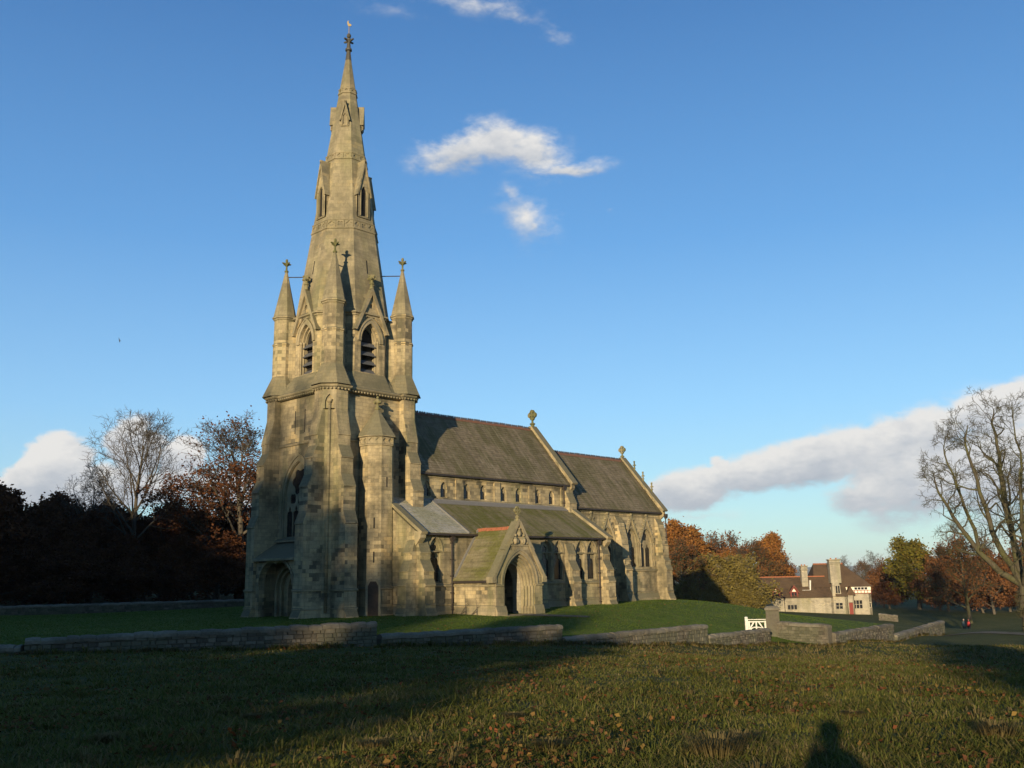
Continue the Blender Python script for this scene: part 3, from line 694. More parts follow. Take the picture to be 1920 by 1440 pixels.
# west porch recess between the buttresses
mb = MB(); FX = -5.35
warch = arch(0, GZ0, 4.2, 2.55, 1.4, 12)
mb.plate((FX, 0, 0), *WV, rect(-2.56, 2.56, GZ0, 4.2), [arch(0, GZ0-.0+.02, 4.2, 2.55, 1.4, 12)], .45)
mb.plate((FX-.08, 0, 0), *WV, arch_band(0, 4.2, 2.55, 1.4, .2, .05, 12), [], .15)
part('west_porch_arch', mb, STONE, tower)
mb = MB()
mb.plate((0, 2.58, 0), -X, Z, [(3.5, 5.62), (3.5, 5.35), (FX*-1+.05, 4.15), (FX*-1+.32, 4.15), (FX*-1+.32, 4.3)], [], 5.16)
part('west_porch_roof', mb, CARVED, tower)
mb = MB()
for i in range(4): mb.plate((-HW-.55+.28*i, 0, 0), *WV, arch(0, .2, 3.6-.32*i, 2.1, 1.85-.2*i, 10), [arch(0, .22, 3.28-.38*i, 2.1, 1.6-.22*i, 10)], .26)
for i in range(4):
    for s in (-1, 1): mb.tube((-HW-.5+.28*i, s*(1.62-.19*i), .3), (-HW-.5+.28*i, s*(1.62-.19*i), 2.1), .06, .06, 6)
part('door_orders', mb, CARVED, tower)
mb = MB(); mb.plate((-HW+.75, 0, 0), *WV, arch(0, .25, 2.0, 2.1, 1.35, 8), [], .1)
wd = part('west_door', mb, OAK, tower)
mb = MB(); mb.box(-6.2, -3.7, -2.4, 2.4, GZ0, .26); part('step', mb, CARVED, tower)
for y in (-.62, .62): mb = MB(); mb.plate((-HW-.004, y, 0), *WV, rect(-.05, .05, 13.3, 15.0), [], .02); part('slit_window', mb, DARK, tower)
# ---- stair turret ------------------------------------------------
TX, TY, TA = -.05, -4.4, 1.14
mb = MB(); mb.ngon(TX, TY, [(GZ0, TA+.22), (.4, TA+.22), (.9, TA+.09), (2.1, TA+.09), (2.2, TA+.03), (9.75, TA+.03), (9.95, TA), (12.12, TA)], 8)
stair = part('stair_turret', mb, STONE)
mb = MB(); mb.ngon(TX, TY, [(12.08, TA-.01), (12.12, TA+.08), (12.2, TA+.08), (12.22, TA+.02), (12.68, TA+.02), (12.70, TA+.12), (12.76, TA+.14)], 8)
for k in range(8):
    a = R(45*k); n = Vector((math.cos(a), math.sin(a), 0)); u = Vector((-n.y, n.x, 0)); ee = TA*math.tan(R(22.5))
    mb.plate(Vector((TX, TY, 0))+n*(TA+.10), u, Z, rect(-ee-.03, ee+.03, 12.22, 12.68), [foil(-.24, 12.45, .19, 4, 0), foil(.24, 12.45, .19, 4, 0)], .12)
part('carved_band', mb, CARVED, stair)
mb = MB(); mb.ngon(TX, TY, [(12.74, TA+.24), (12.8, TA+.24), (14.85, .12)], 8); part('turret_cone', mb, STONE_D, stair)
mb = MB(); mb.ngon(TX, TY, [(14.8, .12), (14.9, .19), (15.0, .19), (15.05, .1), (15.25, .1)], 8); mb.ball((TX, TY, 15.45), .22, 7)
for j in range(4): mb.ball((TX+.25*math.cos(j*1.571), TY+.25*math.sin(j*1.571), 15.4), .11, 5)
mb.ball((TX, TY, 15.75), .11, 6); part('turret_finial', mb, MOSSY, stair)
def on_turret(ang, z0, z1, w, name, mat, off=.034, pts=None):
    a = R(ang); n = Vector((math.cos(a), math.sin(a), 0)); u = Vector((-n.y, n.x, 0)); mb = MB()
    mb.plate(Vector((TX, TY, 0))+n*(TA+off), u, Z, pts or rect(-w/2, w/2, z0, z1), [], .03); return part(name, mb, mat, stair)
on_turret(225, 6.25, 7.0, .1, 'slit_window', DARK); on_turret(225, 3.9, 4.65, .1, 'slit_window', DARK); on_turret(270, 9.15, 9.85, .1, 'slit_window', DARK)
on_turret(225, 0, 0, 0, 'stair_door', OAK, .24, [(-.36, .3), (.36, .3), (.36, 2.3), (.2, 2.62), (-.2, 2.62), (-.36, 2.3)])
on_turret(225, 0, 0, 0, 'door_frame', CARVED, .225, [(-.52, .2), (.52, .2), (.52, 2.4), (.28, 2.8), (-.28, 2.8), (-.52, 2.4)])
mb = MB(); mb.ngon(TX, TY, [(2.05, TA+.08), (2.1, TA+.17), (2.18, TA+.17), (2.26, TA+.03)], 8, cap=False); part('string_course', mb, CARVED, stair)

# ---- nave --------------------------------------------------------
NY, NX0, NX1 = 4.15, 3.65, 21.25
cw = [4.94, 6.62, 9.03, 10.84, 13.15, 14.91, 17.26, 19.01]
mb = MB()
for sg in (-1, 1):
    if sg < 0: mb.plate((0, -NY, 0), *SV, rect(NX0, NX1, 5, 10.62), [arch(x, 8.84, .68, 9.52, .50, 6) for x in cw], .6)
    else: mb.plate((0, NY, 0), *NV, rect(-NX1, -NX0, 5, 10.62), [arch(-x, 8.84, .68, 9.52, .50, 6) for x in cw], .6)
mb.plate((NX1-.1, 0, 0), *EV, [(-4.1, 5), (4.1, 5), (4.1, 10.6), (0, 15.6), (-4.1, 10.6)], [], .4)
nave = part('nave', mb, STONE)
mb = MB()
for a, b in ((3.65, 4.3), (7.79, 8.58), (11.99, 12.66), (16.09, 16.81), (20.14, 21.25)): mb.box(a, b, -NY-.12, -NY+.1, 8.55, 10.3)
mb.box(3.65, 21.25, -NY-.14, -NY+.1, 10.3, 10.62); strip_s(mb, 3.65, 21.25, -NY, 8.72, .12, .16)
for a, b in ((4.3, 7.79), (8.58, 11.99), (12.66, 16.09), (16.81, 20.14)): mb.box(a, b, -NY-.06, -NY+.1, 10.2, 10.3)
part('pilaster', mb, STONE, nave)
for x in cw:
    tracery((0, -NY+.16, 0), SV, arch(x, 8.82, .7, 9.52, .52, 6), [lancet(x, 8.88, .60, 9.34)], .07, nave, .045)
def pitched(x0, x1, ye, ze, zr, name, mat, over=.0, row=.27, wd=.34, north=True):
    """pitched roof along x: base solid with slates laid on the slopes"""
    mb = MB(); ins = [(-ye, ze), (ye, ze), (0, zr)]
    mb.plate((x1, 0, 0), Y, Z, [(-ye, ze-.06), (-ye+.05, ze-.16), (ye-.05, ze-.16), (ye, ze-.06), (ye, ze), (0, zr), (-ye, ze)], [], x1-x0)
    ro = part(name, mb, mat); L = math.hypot(ye, zr-ze)
    for sg in ((-1, 1) if north else (-1,)):
        V = Vector((0, -sg*ye, zr-ze)).normalized(); N_ = Vector((0, sg*(zr-ze), ye)).normalized()
        O = Vector((x0 if sg < 0 else x1, sg*ye, ze)); U_ = X*(1 if sg < 0 else -1)
        slates(O, U_, V, N_, x1-x0, L, row, wd).build('slates', mat, ro, kind='stuff')
    return ro
def ridge_tiles(ro, x0, x1, y, z, step, crest=True, mat=TILE_R, along=X):
    n = int(round((x1-x0)/step)); st = (x1-x0)/n
    mb = MB(); per = Vector((-along.y, along.x, 0)); L = st-.03
    pr = [(-.19, -.17), (-.17, -.19), (0, -.03), (.17, -.19), (.19, -.17), (.05, .05), (-.05, .05)]
    mb.rings([[per*(a)*1+Z*b+along*u for a, b in (pr if True else pr)] for u in (0, L)]); rm = mb.mesh('ridge_tile', mat)
    cmb = MB()
    if crest:
        for k in range(3): c = L*(k+.5)/3; cmb.plate(along*(c-.09)+per*(-.03), along, Z, [(0, .04), (.18, .04), (.18, .16), (.13, .22), (.05, .22), (0, .16)], [], .06)
        cmb.plate(along*.02+per*(-.025), along, Z, rect(0, L-.04, .03, .1), [], .05)
        cm = cmb.mesh('crest', CREST)
    for i in range(n):
        loc = along*(x0+i*st) if along is X else along*(x0+i*st)
        o = inst('ridge_tile', rm, ro, tuple(Vector((loc.x, loc.y, 0))+Vector((0, y, z+random.uniform(-.018, .018))) if along is X else Vector((loc.x+y, loc.y, z+random.uniform(-.018, .018)))))
        if crest: inst('crest', cm, o)
def coping(x0, x1, pts, name, parent, lift=.28, th=.2):
    """raised gable coping: pts = [(y,z)...] along the rake"""
    mb = MB()
    for (a, b) in zip(pts[:-1], pts[1:]):
        d = Vector((0, b[0]-a[0], b[1]-a[1])).normalized(); n = Vector((0, -d.z, d.y)); n = n if n.z > 0 else -n
        A, B = Vector((0, a[0], a[1])), Vector((0, b[0], b[1]))
        c = [A+n*(lift-th), B+n*(lift-th), B+n*lift, A+n*lift]
        q = [Vector((x0, p.y, p.z)) for p in c]+[Vector((x1, p.y, p.z)) for p in c]
        mb.hexa([q[0], q[4], q[5], q[1], q[3], q[7], q[6], q[2]] if d.y > 0 else [q[1], q[5], q[4], q[0], q[2], q[6], q[7], q[3]])
    return part(name, mb, CARVED, parent)
nroof = pitched(3.3, 21.15, 4.5, 10.62, 16.0, 'nave_roof', SLATE)
ridge_tiles(nroof, 3.75, 20.85, 0, 16.02, .78, True, TILE_K)
mb = MB(); mb.plate((NX1+.3, 0, 0), *EV, [(-4.65, 10.3), (-4.2, 9.9), (4.2, 9.9), (4.65, 10.3), (4.65, 10.75), (0, 16.15), (-4.65, 10.75)], [], .42); ngab = part('nave_gable', mb, STONE, nave)
coping(NX1-.3, NX1+.42, [(-4.8, 10.6), (0, 16.2), (4.8, 10.6)], 'gable_coping', nave, .2, .18)
def cross(cx, cy, z, s, parent, face=X):
    """wheel cross on a moulded stem"""
    mb = MB(); u = Vector((-face.y, face.x, 0)); o = Vector((cx, cy, 0)); th = .16*s+.06
    mb.ngon(cx, cy, [(z-.3, .26*s), (z, .2*s), (z+.06, .3*s), (z+.14, .3*s), (z+.2, .13*s), (z+.5*s, .11*s)], 8)
    O = o+face*(th/2)+Z*(z+.5*s+.62*s)
    mb.plate(O, u, Z, [(r_*math.cos(a), r_*math.sin(a)) for a, r_ in [(2*math.pi*i/24, .62*s*(.72+.28*abs(math.cos(2*(2*math.pi*i/24))))) for i in range(24)]], [foil(.22*s*c, .22*s*d, .13*s, 3, 0) for c, d in ((1, 1), (-1, 1), (-1, -1), (1, -1))], th)
    return part('gable_cross', mb, MOSSY, parent)
cross(NX1+.05, 0, 16.45, .82, nave)
def gutter(x0, x1, y, z, parent, sg=-1):
    mb = MB(); mb.box(x0, x1, min(y, y+sg*.16), max(y, y+sg*.16), z-.16, z-.02); return part('gutter', mb, IRON, parent)
gutter(3.7, 21.0, -4.42, 10.6, nroof)
# corner pilaster buttress of the nave above the aisle
NP = [(10.5, 4.45), (9.9, 4.5), (9.0, 4.95), (8.94, 4.95), (8.92, 4.9), (5.5, 4.9)]
mb = make_buttress(NP, 4.0, .95, 5.5); bo = part('buttress', mb, STONE, nave); bo.location = (20.95, 0, 0)
# ---- south aisle (and its twin on the north) ---------------------
AY, AX0, AX1 = 8.1, .55, 21.25
single = [2.25]; pairs = [10.4, 14.48, 18.6]
def awin(x): return arch(x, 2.48, 1.12, 4.62, .92, 8)
hl = [awin(2.25)]+[awin(p+d) for p in pairs for d in (-.72, .72)]
mb = MB()
mb.plate((0, -AY, 0), *SV, rect(AX0, AX1, GZ0, 5.9), hl, .7)
mb2 = MB(); mb2.plate((0, AY, 0), *NV, rect(-AX1, -AX0, GZ0, 5.9), [], .7)
for sg, mm in ((-1, mb), (1, mb2)):
    out = [(sg*3.8, GZ0), (sg*(AY-.001), GZ0), (sg*(AY-.001), 5.9), (sg*3.8, 8.7)]
    mm.plate((AX0+.004, 0, 0), *WV, [(-a, b) for a, b in out], [], .6)
    mm.plate((AX1-.004, 0, 0), *EV, out, [], .6)
aisle = part('aisle', mb, STONE); part('north_aisle', mb2, STONE)
mb = MB()
for sg in (-1, 1):
    ze, zt = 5.87, 8.62; ye, yt = AY+.35, NY-.02
    q = [(sg*ye, ze), (sg*yt, zt), (sg*yt, zt-.3), (sg*ye, ze-.14)]
    mb.plate((AX1-.2, 0, 0), Y, Z, q, [], AX1-.2-AX0-.2)
aroof = part('aisle_roof', mb, SLATE_M)
Vs = Vector((0, 8.45-4.13, 2.75)).normalized(); Ns = Vector((0, -2.75, 4.32)).normalized(); Ls = math.hypot(4.32, 2.75)
slates((5.25, -8.45, 5.87), X, Vs, Ns, AX1-.2-5.25, Ls).build('slates', SLATE_M, aroof, kind='stuff')
slates((AX0+.2, -8.45, 5.87), X, Vs, Ns, 5.15-AX0-.2, Ls).build('slates', SLATE_P, aroof, kind='stuff')
Vn = Vector((0, -4.32, 2.75)).normalized(); Nn_ = Vector((0, 2.75, 4.32)).normalized()
slates((AX1-.2, 8.45, 5.87), -X, Vn, Nn_, AX1-.4-AX0, Ls).build('slates', SLATE_M, aroof, kind='stuff')
mb = MB(); c0, c1 = Vector((5.14, -8.45, 5.87)), Vector((5.14, -4.15, 8.6)); mb.hexa([c0, c0+X*.12, c1+X*.12, c1, c0+Ns*.11, c0+X*.12+Ns*.11, c1+X*.12+Ns*.11, c1+Ns*.11]); part('roof_fillet', mb, LEAD, aroof)
mb = MB(); b0 = Vector((3.7, -4.55, 8.42)); mb.box(3.75, 21.2, -NY-.16, -NY+.05, 8.52, 8.68); mb.hexa([(5.3, -4.75, 8.27), (20.6, -4.75, 8.27), (20.6, -4.15, 8.64), (5.3, -4.15, 8.64), (5.3, -4.78, 8.32), (20.6, -4.78, 8.32), (20.6, -4.18, 8.69), (5.3, -4.18, 8.69)]); part('lead_flashing', mb, LEAD, aroof)
gutter(.9, 20.95, -8.4, 5.86, aroof)
coping(AX0-.12, AX0+.45, [(-8.62, 5.62), (-5.3, 7.78)], 'gable_coping', aisle, .34, .2)
coping(AX1-.5, AX1+.12, [(-8.62, 5.62), (-4.5, 8.3)], 'gable_coping', aisle, .36, .22)
for x in (AX0-.1, AX1-.45): mb = MB(); mb.plate((x, 0, 0), -Y, Z, [(8.0, 5.0), (8.15, 5.0), (8.62, 5.5), (8.62, 5.85), (8.0, 6.0)], [], .5); part('kneeler', mb, CARVED, aisle)
mb = MB()
strip_s(mb, AX0, AX1, -AY, 2.3, .14, .12); strip_w(mb, -AY, -5.4, AX0, 2.3, .14, .12); strip_s(mb, AX0, AX1, -AY, 1.0, .1, .08); strip_w(mb, -AY, -5.4, AX0, 1.0, .1, .08)
strip_s(mb, .9, 3.7, -AY, 4.62, .07, .06); strip_s(mb, 12.6, 20.7, -AY, 4.62, .07, .06)
mb.plate((AX0, -AY, 0), -Y, Z, [(0, GZ0), (.14, GZ0), (.14, .5), (.02, .9), (0, .9)], [], AX1-AX0)
mb.plate((AX0, -5.4, 0), -X, Z, [(0, GZ0), (.14, GZ0), (.14, .5), (.02, .9), (0, .9)], [], 2.7)
part('string_course', mb, CARVED, aisle)
def aisle_light(x, parent):
    tracery((0, -AY+.2, 0), SV, arch(x, 2.46, 1.16, 4.62, .95, 8), [lancet(x, 2.54, .94, 3.9), foil(x, 4.84, .34, 5, 90, .26)], .08, parent, .05)
    mb = MB()
    mb.plate((0, -AY-.07, 0), *SV, arch_band(x, 1.2, 4.62, .98, .10, .06, 8), [], .12)
    mb.plate((0, -AY+.07, 0), *SV, arch(x, 2.46, 1.14, 4.62, .94, 8), [arch(x, 2.5, 1.04, 4.62, .86, 8)], .14)
    for s in (-1, 1):
        mb.tube((x+s*.52, -AY+.08, 2.55), (x+s*.52, -AY+.08, 4.5), .05, .05, 6); mb.ngon(x+s*.52, -AY+.08, [(4.5, .05), (4.62, .09)], 8)
    part('window_surround', mb, CARVED, parent)
for x in [2.25]+[p+d for p in pairs for d in (-.72, .72)]: aisle_light(x, aisle)
AB = [(5.35, 8.12), (5.3, 8.2), (4.5, 8.52), (4.44, 8.52), (4.42, 8.47), (4.0, 8.47), (3.25, 8.9), (3.2, 8.9), (3.17, 8.85), (2.75, 8.85), (2.32, 9.05), (2.26, 9.05), (2.22, 8.98), (1.08, 8.98), (1.02, 9.06), (.95, 9.02), (.8, 9.02), (.45, 9.2), (GZ0, 9.2)]
abm = make_buttress(AB, 7.9, .92, GZ0).mesh('buttress', STONE)
for x in (12.4, 16.42, 20.8): inst('buttress', abm, aisle, (x, 0, 0))
# the pair clasping the south-west corner of the aisle
inst('buttress', abm, aisle, (1.02, 0, 0))
o = inst('buttress', abm, aisle, (AX0+8.1, -7.62, 0), -math.pi/2)
# downpipes
def downpipe(x, y, z0, z1, parent):
    mb = MB(); mb.tube((x, y-.12, z0), (x, y-.12, z1), .06, .06, 8); mb.plate((x-.16, y-.3, 0), *SV, [(0, z1), (.1, z1-.22), (.22, z1-.22), (.32, z1), (.32, z1+.22), (0, z1+.22)], [], .26)
    z = z0+.3
    while z < z1: mb.box(x-.09, x+.09, y-.2, y-.02, z-.04, z+.04); z += 1.15
    return part('downpipe', mb, IRON, parent)
downpipe(3.72, -AY, .3, 5.5, aisle); downpipe(20.15, -AY, .4, 5.5, aisle); downpipe(20.35, -NY-.12, 8.7, 10.3, nave)
# ---- porch -------------------------------------------------------
PX0, PX1, PYF, PC = 3.98, 8.62, -12.3, 6.3
mb = MB()
mb.plate((0, PYF, 0), *SV, [(PX0, GZ0), (PX1, GZ0), (PX1, 2.6), (PC, 6.35), (PX0, 2.6)], [arch(PC, .25, 3.1, 2.25, 2.1, 10)], .35)
mb.plate((PX0, 0, 0), *WV, rect(8.1, -PYF-.36, GZ0, 2.62), [], .5); mb.plate((PX1, 0, 0), *EV, rect(PYF+.36, -8.1, GZ0, 2.62), [], .5)
porch = part('porch', mb, STONE)
mb = MB()
for i in range(4):
    mb.plate((0, PYF+.16+.2*i, 0), *SV, arch(PC, .22, 3.14-.2*i, 2.25, 2.12-.16*i, 10), [arch(PC, .24, 2.9-.22*i, 2.25, 1.94-.17*i, 10)], .22)
    for s in (-1, 1): mb.tube((PC+s*(1.45-.11*i), PYF+.1+.2*i, .75), (PC+s*(1.45-.11*i), PYF+.1+.2*i, 2.15), .055, .055, 6)
mb.plate((0, PYF-.09, 0), *SV, arch_band(PC, 3.45, 2.25, 2.32, .12, .05, 12), [], .14)
mb.plate((0, PYF-.03, 0), *SV, arch_band(PC, 3.1, 2.25, 2.1, .2, .02, 12), [], .1)
strip_s(mb, PX0-.04, PC-1.6, PYF, 2.25, .12, .1); strip_s(mb, PC+1.6, PX1+.04, PYF, 2.25, .12, .1)
strip_w(mb, PYF+.02, -8.15, PX0, 2.25, .12, .1); strip_w(mb, PYF, -8.15, PX0, .85, .12, .08)
for a, b in ((PX0-.05, PC-1.4), (PC+1.4, PX1+.05)):
    mb.plate((a, PYF, 0), -Y, Z, [(0, GZ0), (.18, GZ0), (.18, .45), (.06, .8), (.0, .85)], [], b-a)
mb.plate((PX0, PYF+4.1, 0), -X, Z, [(0, GZ0), (.14, GZ0), (.14, .45), (.04, .8), (0, .85)], [], 4.1)
# splayed inner reveal of the doorway
for s in (-1, 1):
    a, b = PC+s*1.14, PC+s*1.12
    mb.box(min(a, a+s*.3), max(a, a+s*.3), PYF+1.0, PYF+1.75, .2, 2.3)
part('porch_arch', mb, CARVED, porch)
mb = MB(); mb.plate((0, PYF+1.0, 0), *SV, [(PX0+.45, .2), (PX1-.45, .2), (PX1-.45, 2.6), (PC, 5.3), (PX0+.45, 2.6)], [arch(PC, .21, 2.24, 2.25, 1.5, 10)], .75); part('inner_arch', mb, PALE, porch)
mb = MB(); mb.plate((0, -AY-.02, 0), *SV, arch(PC, .25, 2.0, 2.2, 1.3, 8), [], .1); part('inner_door', mb, OAK, porch)
mb = MB(); mb.box(PX0+.4, PX1-.4, PYF-.9, -8.0, GZ0, .22); part('porch_floor', mb, CARVED, porch)
# tympanum with carved group
mb = MB(); mb.plate((0, PYF-.06, 0), *SV, [(PC-1.32, 4.86), (PC+1.32, 4.86), (PC+1.32, 4.95), (PC-1.32, 4.95)], [], .2)
mb.plate((0, PYF-.10, 0), *SV, [(PC-1.55, 4.62), (PC-1.30, 4.62), (PC, 6.4), (PC+1.30, 4.62), (PC+1.55, 4.62), (PC, 6.75)], [], .45)
for s in (-1, 1):
    c = PC+s*.42
    mb.ball((c, PYF-.06, 5.25), .2, 7, 1.5); mb.ball((c, PYF-.10, 5.62), .11, 7); mb.ball((c-s*.18, PYF-.12, 5.2), .09, 6, 2); mb.ball((c+s*.34, PYF-.06, 5.12), .1, 6, 1.5)
mb.ball((PC, PYF-.06, 5.75), .16, 7, 1.6); mb.ball((PC, PYF-.1, 6.06), .09, 7)
part('tympanum_carving', mb, CARVED, porch)
coping_p = MB()
for s in (-1, 1):
    d = Vector((-s*2.5, 0, 3.9)).normalized(); n = Vector((s*3.9, 0, 2.5)).normalized(); A = Vector((PC+s*2.55, 0, 2.55)); B = Vector((PC, 0, 6.5))
    c = [A+n*-.05, B+n*-.05, B+n*.18, A+n*.18]; y0, y1 = PYF-.12, PYF+.55
    q = [Vector((p.x, y0, p.z)) for p in c]+[Vector((p.x, y1, p.z)) for p in c]
    coping_p.hexa([q[1], q[0], q[4], q[5], q[2], q[3], q[7], q[6]] if s > 0 else [q[0], q[1], q[5], q[4], q[3], q[2], q[6], q[7]])
for s in (-1, 1): coping_p.box(*sorted((PC+s*2.3, PC+s*2.72)), PYF-.1, PYF+.5, 2.38, 2.78)
part('gable_coping', coping_p, CARVED, porch)
mb = MB(); zr = 6.2; mb.plate((0, PYF+.5, 0), *SV, [(PX0-.22, 2.55), (PX0+.05, 2.55), (PC, zr-.4), (PX1-.05, 2.55), (PX1+.22, 2.55), (PC, zr)], [], 12.3-.5-4.6)
proof = part('porch_roof', mb, SLATE_M)
Lp = math.hypot(2.54, zr-2.55)
for s in (-1, 1):
    Vp = Vector((-s*2.54, 0, zr-2.55)).normalized(); Np = Vector((s*(zr-2.55), 0, 2.54)).normalized()
    slates(Vector((PC+s*2.54, PYF+.5 if s > 0 else -5.2, 2.55)), Y*(1 if s > 0 else -1), Vp, Np, -5.2-PYF-.5, Lp, .26, .34).build('slates', SLATE_M, proof, kind='stuff')
ridge_tiles(proof, PYF+.55, -8.2, PC, zr+.02, .5, False, TILE_R, Y)
mb = MB(); mb.box(PX0-.3, PX0-.14, PYF+.5, -8.2, 2.4, 2.54); part('gutter', mb, IRON, proof)
mb = MB(); c0 = Vector((PX0-.15, -8.12, 2.7)); c1 = Vector((PC-.1, -8.12, 6.1)); mb.hexa([c0+X*.0, c0+X*.22, c1+X*.22, c1, c0+Vector((-.05, -.3, .1)), c0+Vector((.17, -.3, .1)), c1+Vector((.17, -.3, .1)), c1+Vector((-.05, -.3, .1))]); part('lead_flashing', mb, LEAD, proof)
cross(PC, PYF+.1, 6.78, .5, porch, Y*-1)
# ---- chancel -----------------------------------------------------
CY, CX0, CX1 = 4.2, 21.2, 34.6
cwn = [24.1, 26.4, 29.95, 32.3]
def cwi(x, w=1.85): return arch(x, 3.5, w, 5.75, 1.35, 9)
mb = MB()
mb.plate((0, -CY, 0), *SV, rect(CX0, CX1, GZ0, 8.72), [cwi(x) for x in cwn], .7)
mb.plate((0, CY, 0), *NV, rect(-CX1, -CX0, GZ0, 8.72), [], .7)
mb.plate((CX1, 0, 0), *EV, [(-4.15, GZ0), (4.15, GZ0), (4.15, 8.7), (0, 14.1), (-4.15, 8.7)], [arch(0, 4.2, 4.2, 7.2, 3.2, 12)], .7)
chancel = part('chancel', mb, STONE)
tracery((CX1-.4, 0, 0), EV, arch(0, 4.15, 4.3, 7.2, 3.3, 12), [lancet(-1.5+i, 4.4, .75, 6.6) for i in range(4)]+[foil(0, 8.6, 1.0, 6, 0, .3)], .2, chancel, .15)
ch_roof = pitched(CX0+.35, CX1-.1, 4.52, 8.72, 14.15, 'chancel_roof', SLATE)
ridge_tiles(ch_roof, CX0+.5, CX1-.35, 0, 14.17, .78, True, TILE_K)
gutter(CX0+.4, CX1-.1, -4.44, 8.7, ch_roof)
mb = MB(); mb.plate((CX1+.02+.2, 0, 0), *EV, [(-4.75, 8.4), (-4.2, 8.0), (4.2, 8.0), (4.75, 8.4), (4.75, 8.9), (0, 14.45), (-4.75, 8.9)], [], .2); part('chancel_gable', mb, STONE, chancel)
coping(CX1-.35, CX1+.36, [(-4.85, 8.75), (0, 14.35), (4.85, 8.75)], 'gable_coping', chancel, .2, .18)
cross(CX1, 0, 14.5, .68, chancel)
for i in range(3):                       # little crosses climbing the gable
    y = -1.35-1.0*i; z = 14.35+y*1.155+.25; mb = MB(); mb.box(CX1+.1, CX1+.2, y-.05, y+.05, z-.1, z+.85)
    mb.box(CX1+.09, CX1+.21, y-.17, y+.17, z+.5, z+.6); mb.box(CX1+.085, CX1+.215, y-.11, y+.11, z+.22, z+.3); mb.ball((CX1+.15, y, z+.9), .1, 6); part('gable_pinnacle', mb, MOSSY, chancel)
for x in cwn:
    tracery((0, -CY+.24, 0), SV, arch(x, 3.46, 1.9, 5.75, 1.4, 9), [lancet(x-.42, 3.56, .70, 5.15), lancet(x+.42, 3.56, .70, 5.15), foil(x, 6.36, .43, 5, 90, .25)], .08, chancel, .05)
    mb = MB()
    mb.plate((0, -CY-.04, 0), *SV, arch_band(x, 1.85, 5.75, 1.35, .12, .1, 9), [], .1)
    mb.plate((0, -CY+.07, 0), *SV, arch(x, 3.46, 1.88, 5.75, 1.38, 9), [arch(x, 3.52, 1.74, 5.75, 1.26, 9)], .16)
    for s in (-1, 1):
        mb.tube((x+s*.88, -CY+.08, 3.6), (x+s*.88, -CY+.08, 5.6), .055, .055, 6); mb.ngon(x+s*.88, -CY+.08, [(5.6, .06), (5.75, .1)], 8)
        mb.tube((x+s*1.06, -CY-.06, 3.6), (x+s*1.06, -CY-.06, 5.6), .05, .05, 6); mb.ngon(x+s*1.06, -CY-.06, [(5.6, .06), (5.75, .1)], 8)
    mb.plate((0, -CY-.14, 0), *SV, [(x-1.2, 5.85), (x-1.06, 5.85), (x, 7.95), (x+1.06, 5.85), (x+1.2, 5.85), (x, 8.25)], [], .18)
    for s in (-1, 1):
        for k in range(1, 6): f_ = k/6; mb.ball((x+s*1.22*(1-f_)+s*.07, -CY-.06, 5.85+2.4*f_+.04), .11, 5)
    mb.ball((x, -CY-.06, 8.36), .15, 6); mb.ball((x-.12, -CY-.06, 8.3), .09, 5); mb.ball((x+.12, -CY-.06, 8.3), .09, 5)
    part('window_surround', mb, CARVED, chancel)
mb = MB()
strip_s(mb, CX0, CX1, -CY, 3.28, .15, .14); strip_s(mb, CX0, CX1, -CY, 1.25, .12, .1); mb.plate((CX0, -CY, 0), -Y, Z, [(0, GZ0), (.25, GZ0), (.25, .7), (.06, 1.15), (0, 1.15)], [], CX1-CX0)
mb.box(CX0, CX1, -CY-.1, -CY+.1, 8.42, 8.6); strip_s(mb, CX0, CX1, -CY, 8.22, .06, .05)
part('string_course', mb, CARVED, chancel)
CB = [(8.1, 4.25), (7.9, 4.35), (7.5, 4.6), (7.2, 4.62), (6.0, 4.95), (5.6, 4.95), (5.5, 5.0), (4.4, 5.0), (4.1, 5.22), (4.02, 5.22), (4.0, 5.18), (3.7, 5.18), (3.3, 5.4), (3.22, 5.4), (3.18, 5.32), (1.35, 5.32), (1.28, 5.42), (1.2, 5.36), (1.1, 5.36), (.6, 5.6), (GZ0, 5.6)]
cbm = make_buttress(CB, 4.0, .95, GZ0).mesh('buttress', STONE)
for x in (28.0, 34.25): inst('buttress', cbm, chancel, (x, 0, 0))
inst('buttress', cbm, chancel, (CX1-4.2, -3.75, 0), math.pi/2); inst('buttress', cbm, chancel, (CX1-4.2, 3.75, 0), math.pi/2)
downpipe(34.55, -CY-.62, 6.0, 8.3, chancel)

# ================================================================== churchyard: lawn, path, boundary walls
WP = {k: polar(*v) for k, v in dict(a=(73.5, 44), b=(70.3, 43), c=(52.0, 45), c2=(51.8, 45.2), d=(41.4, 51), e=(33.15, 63), f=(29.7, 70.5), g=(26.35, 70.5), h=(23.2, 83), i=(23.1, 83.4), j=(20.65, 107)).items()}
back = [polar(23.2, 83), polar(23.6, 118), polar(31, 128), (70, 10), (60, 40), (20, 45), polar(61, 101), polar(74, 99), polar(76, 70)]
drape('lawn', [WP[k] for k in 'abcdefg']+back, LAWN, .05, 2.2, 'smooth mown churchyard lawn round the church')
pth = [(PC-.9, PYF-.7), (PC+.9, PYF-.7), (PC+1.7, -15.0), (PC+2.6, -16.4), (PC+1.2, -17.2), (PC-.1, -15.6)]
drape('path', pth, GRAVEL, .085, .8, 'short gravel path leading from the porch')
trk = []
for px_, D in [(1740, 104), (1800, 104.5), (1860, 103), (1930, 100), (2050, 95)]: trk.append(polar(azel(px_, 1165)[0], D))
drape('park_track', [Vector(p) for p in trk]+[Vector(polar(azel(px_, 1165)[0], D)) for px_, D in [(2050, 91.5), (1930, 96.5), (1860, 100), (1800, 102.5), (1740, 102.8)]], GRAVEL, .05, 1.0, 'pale track across the park below the bare lime tree')

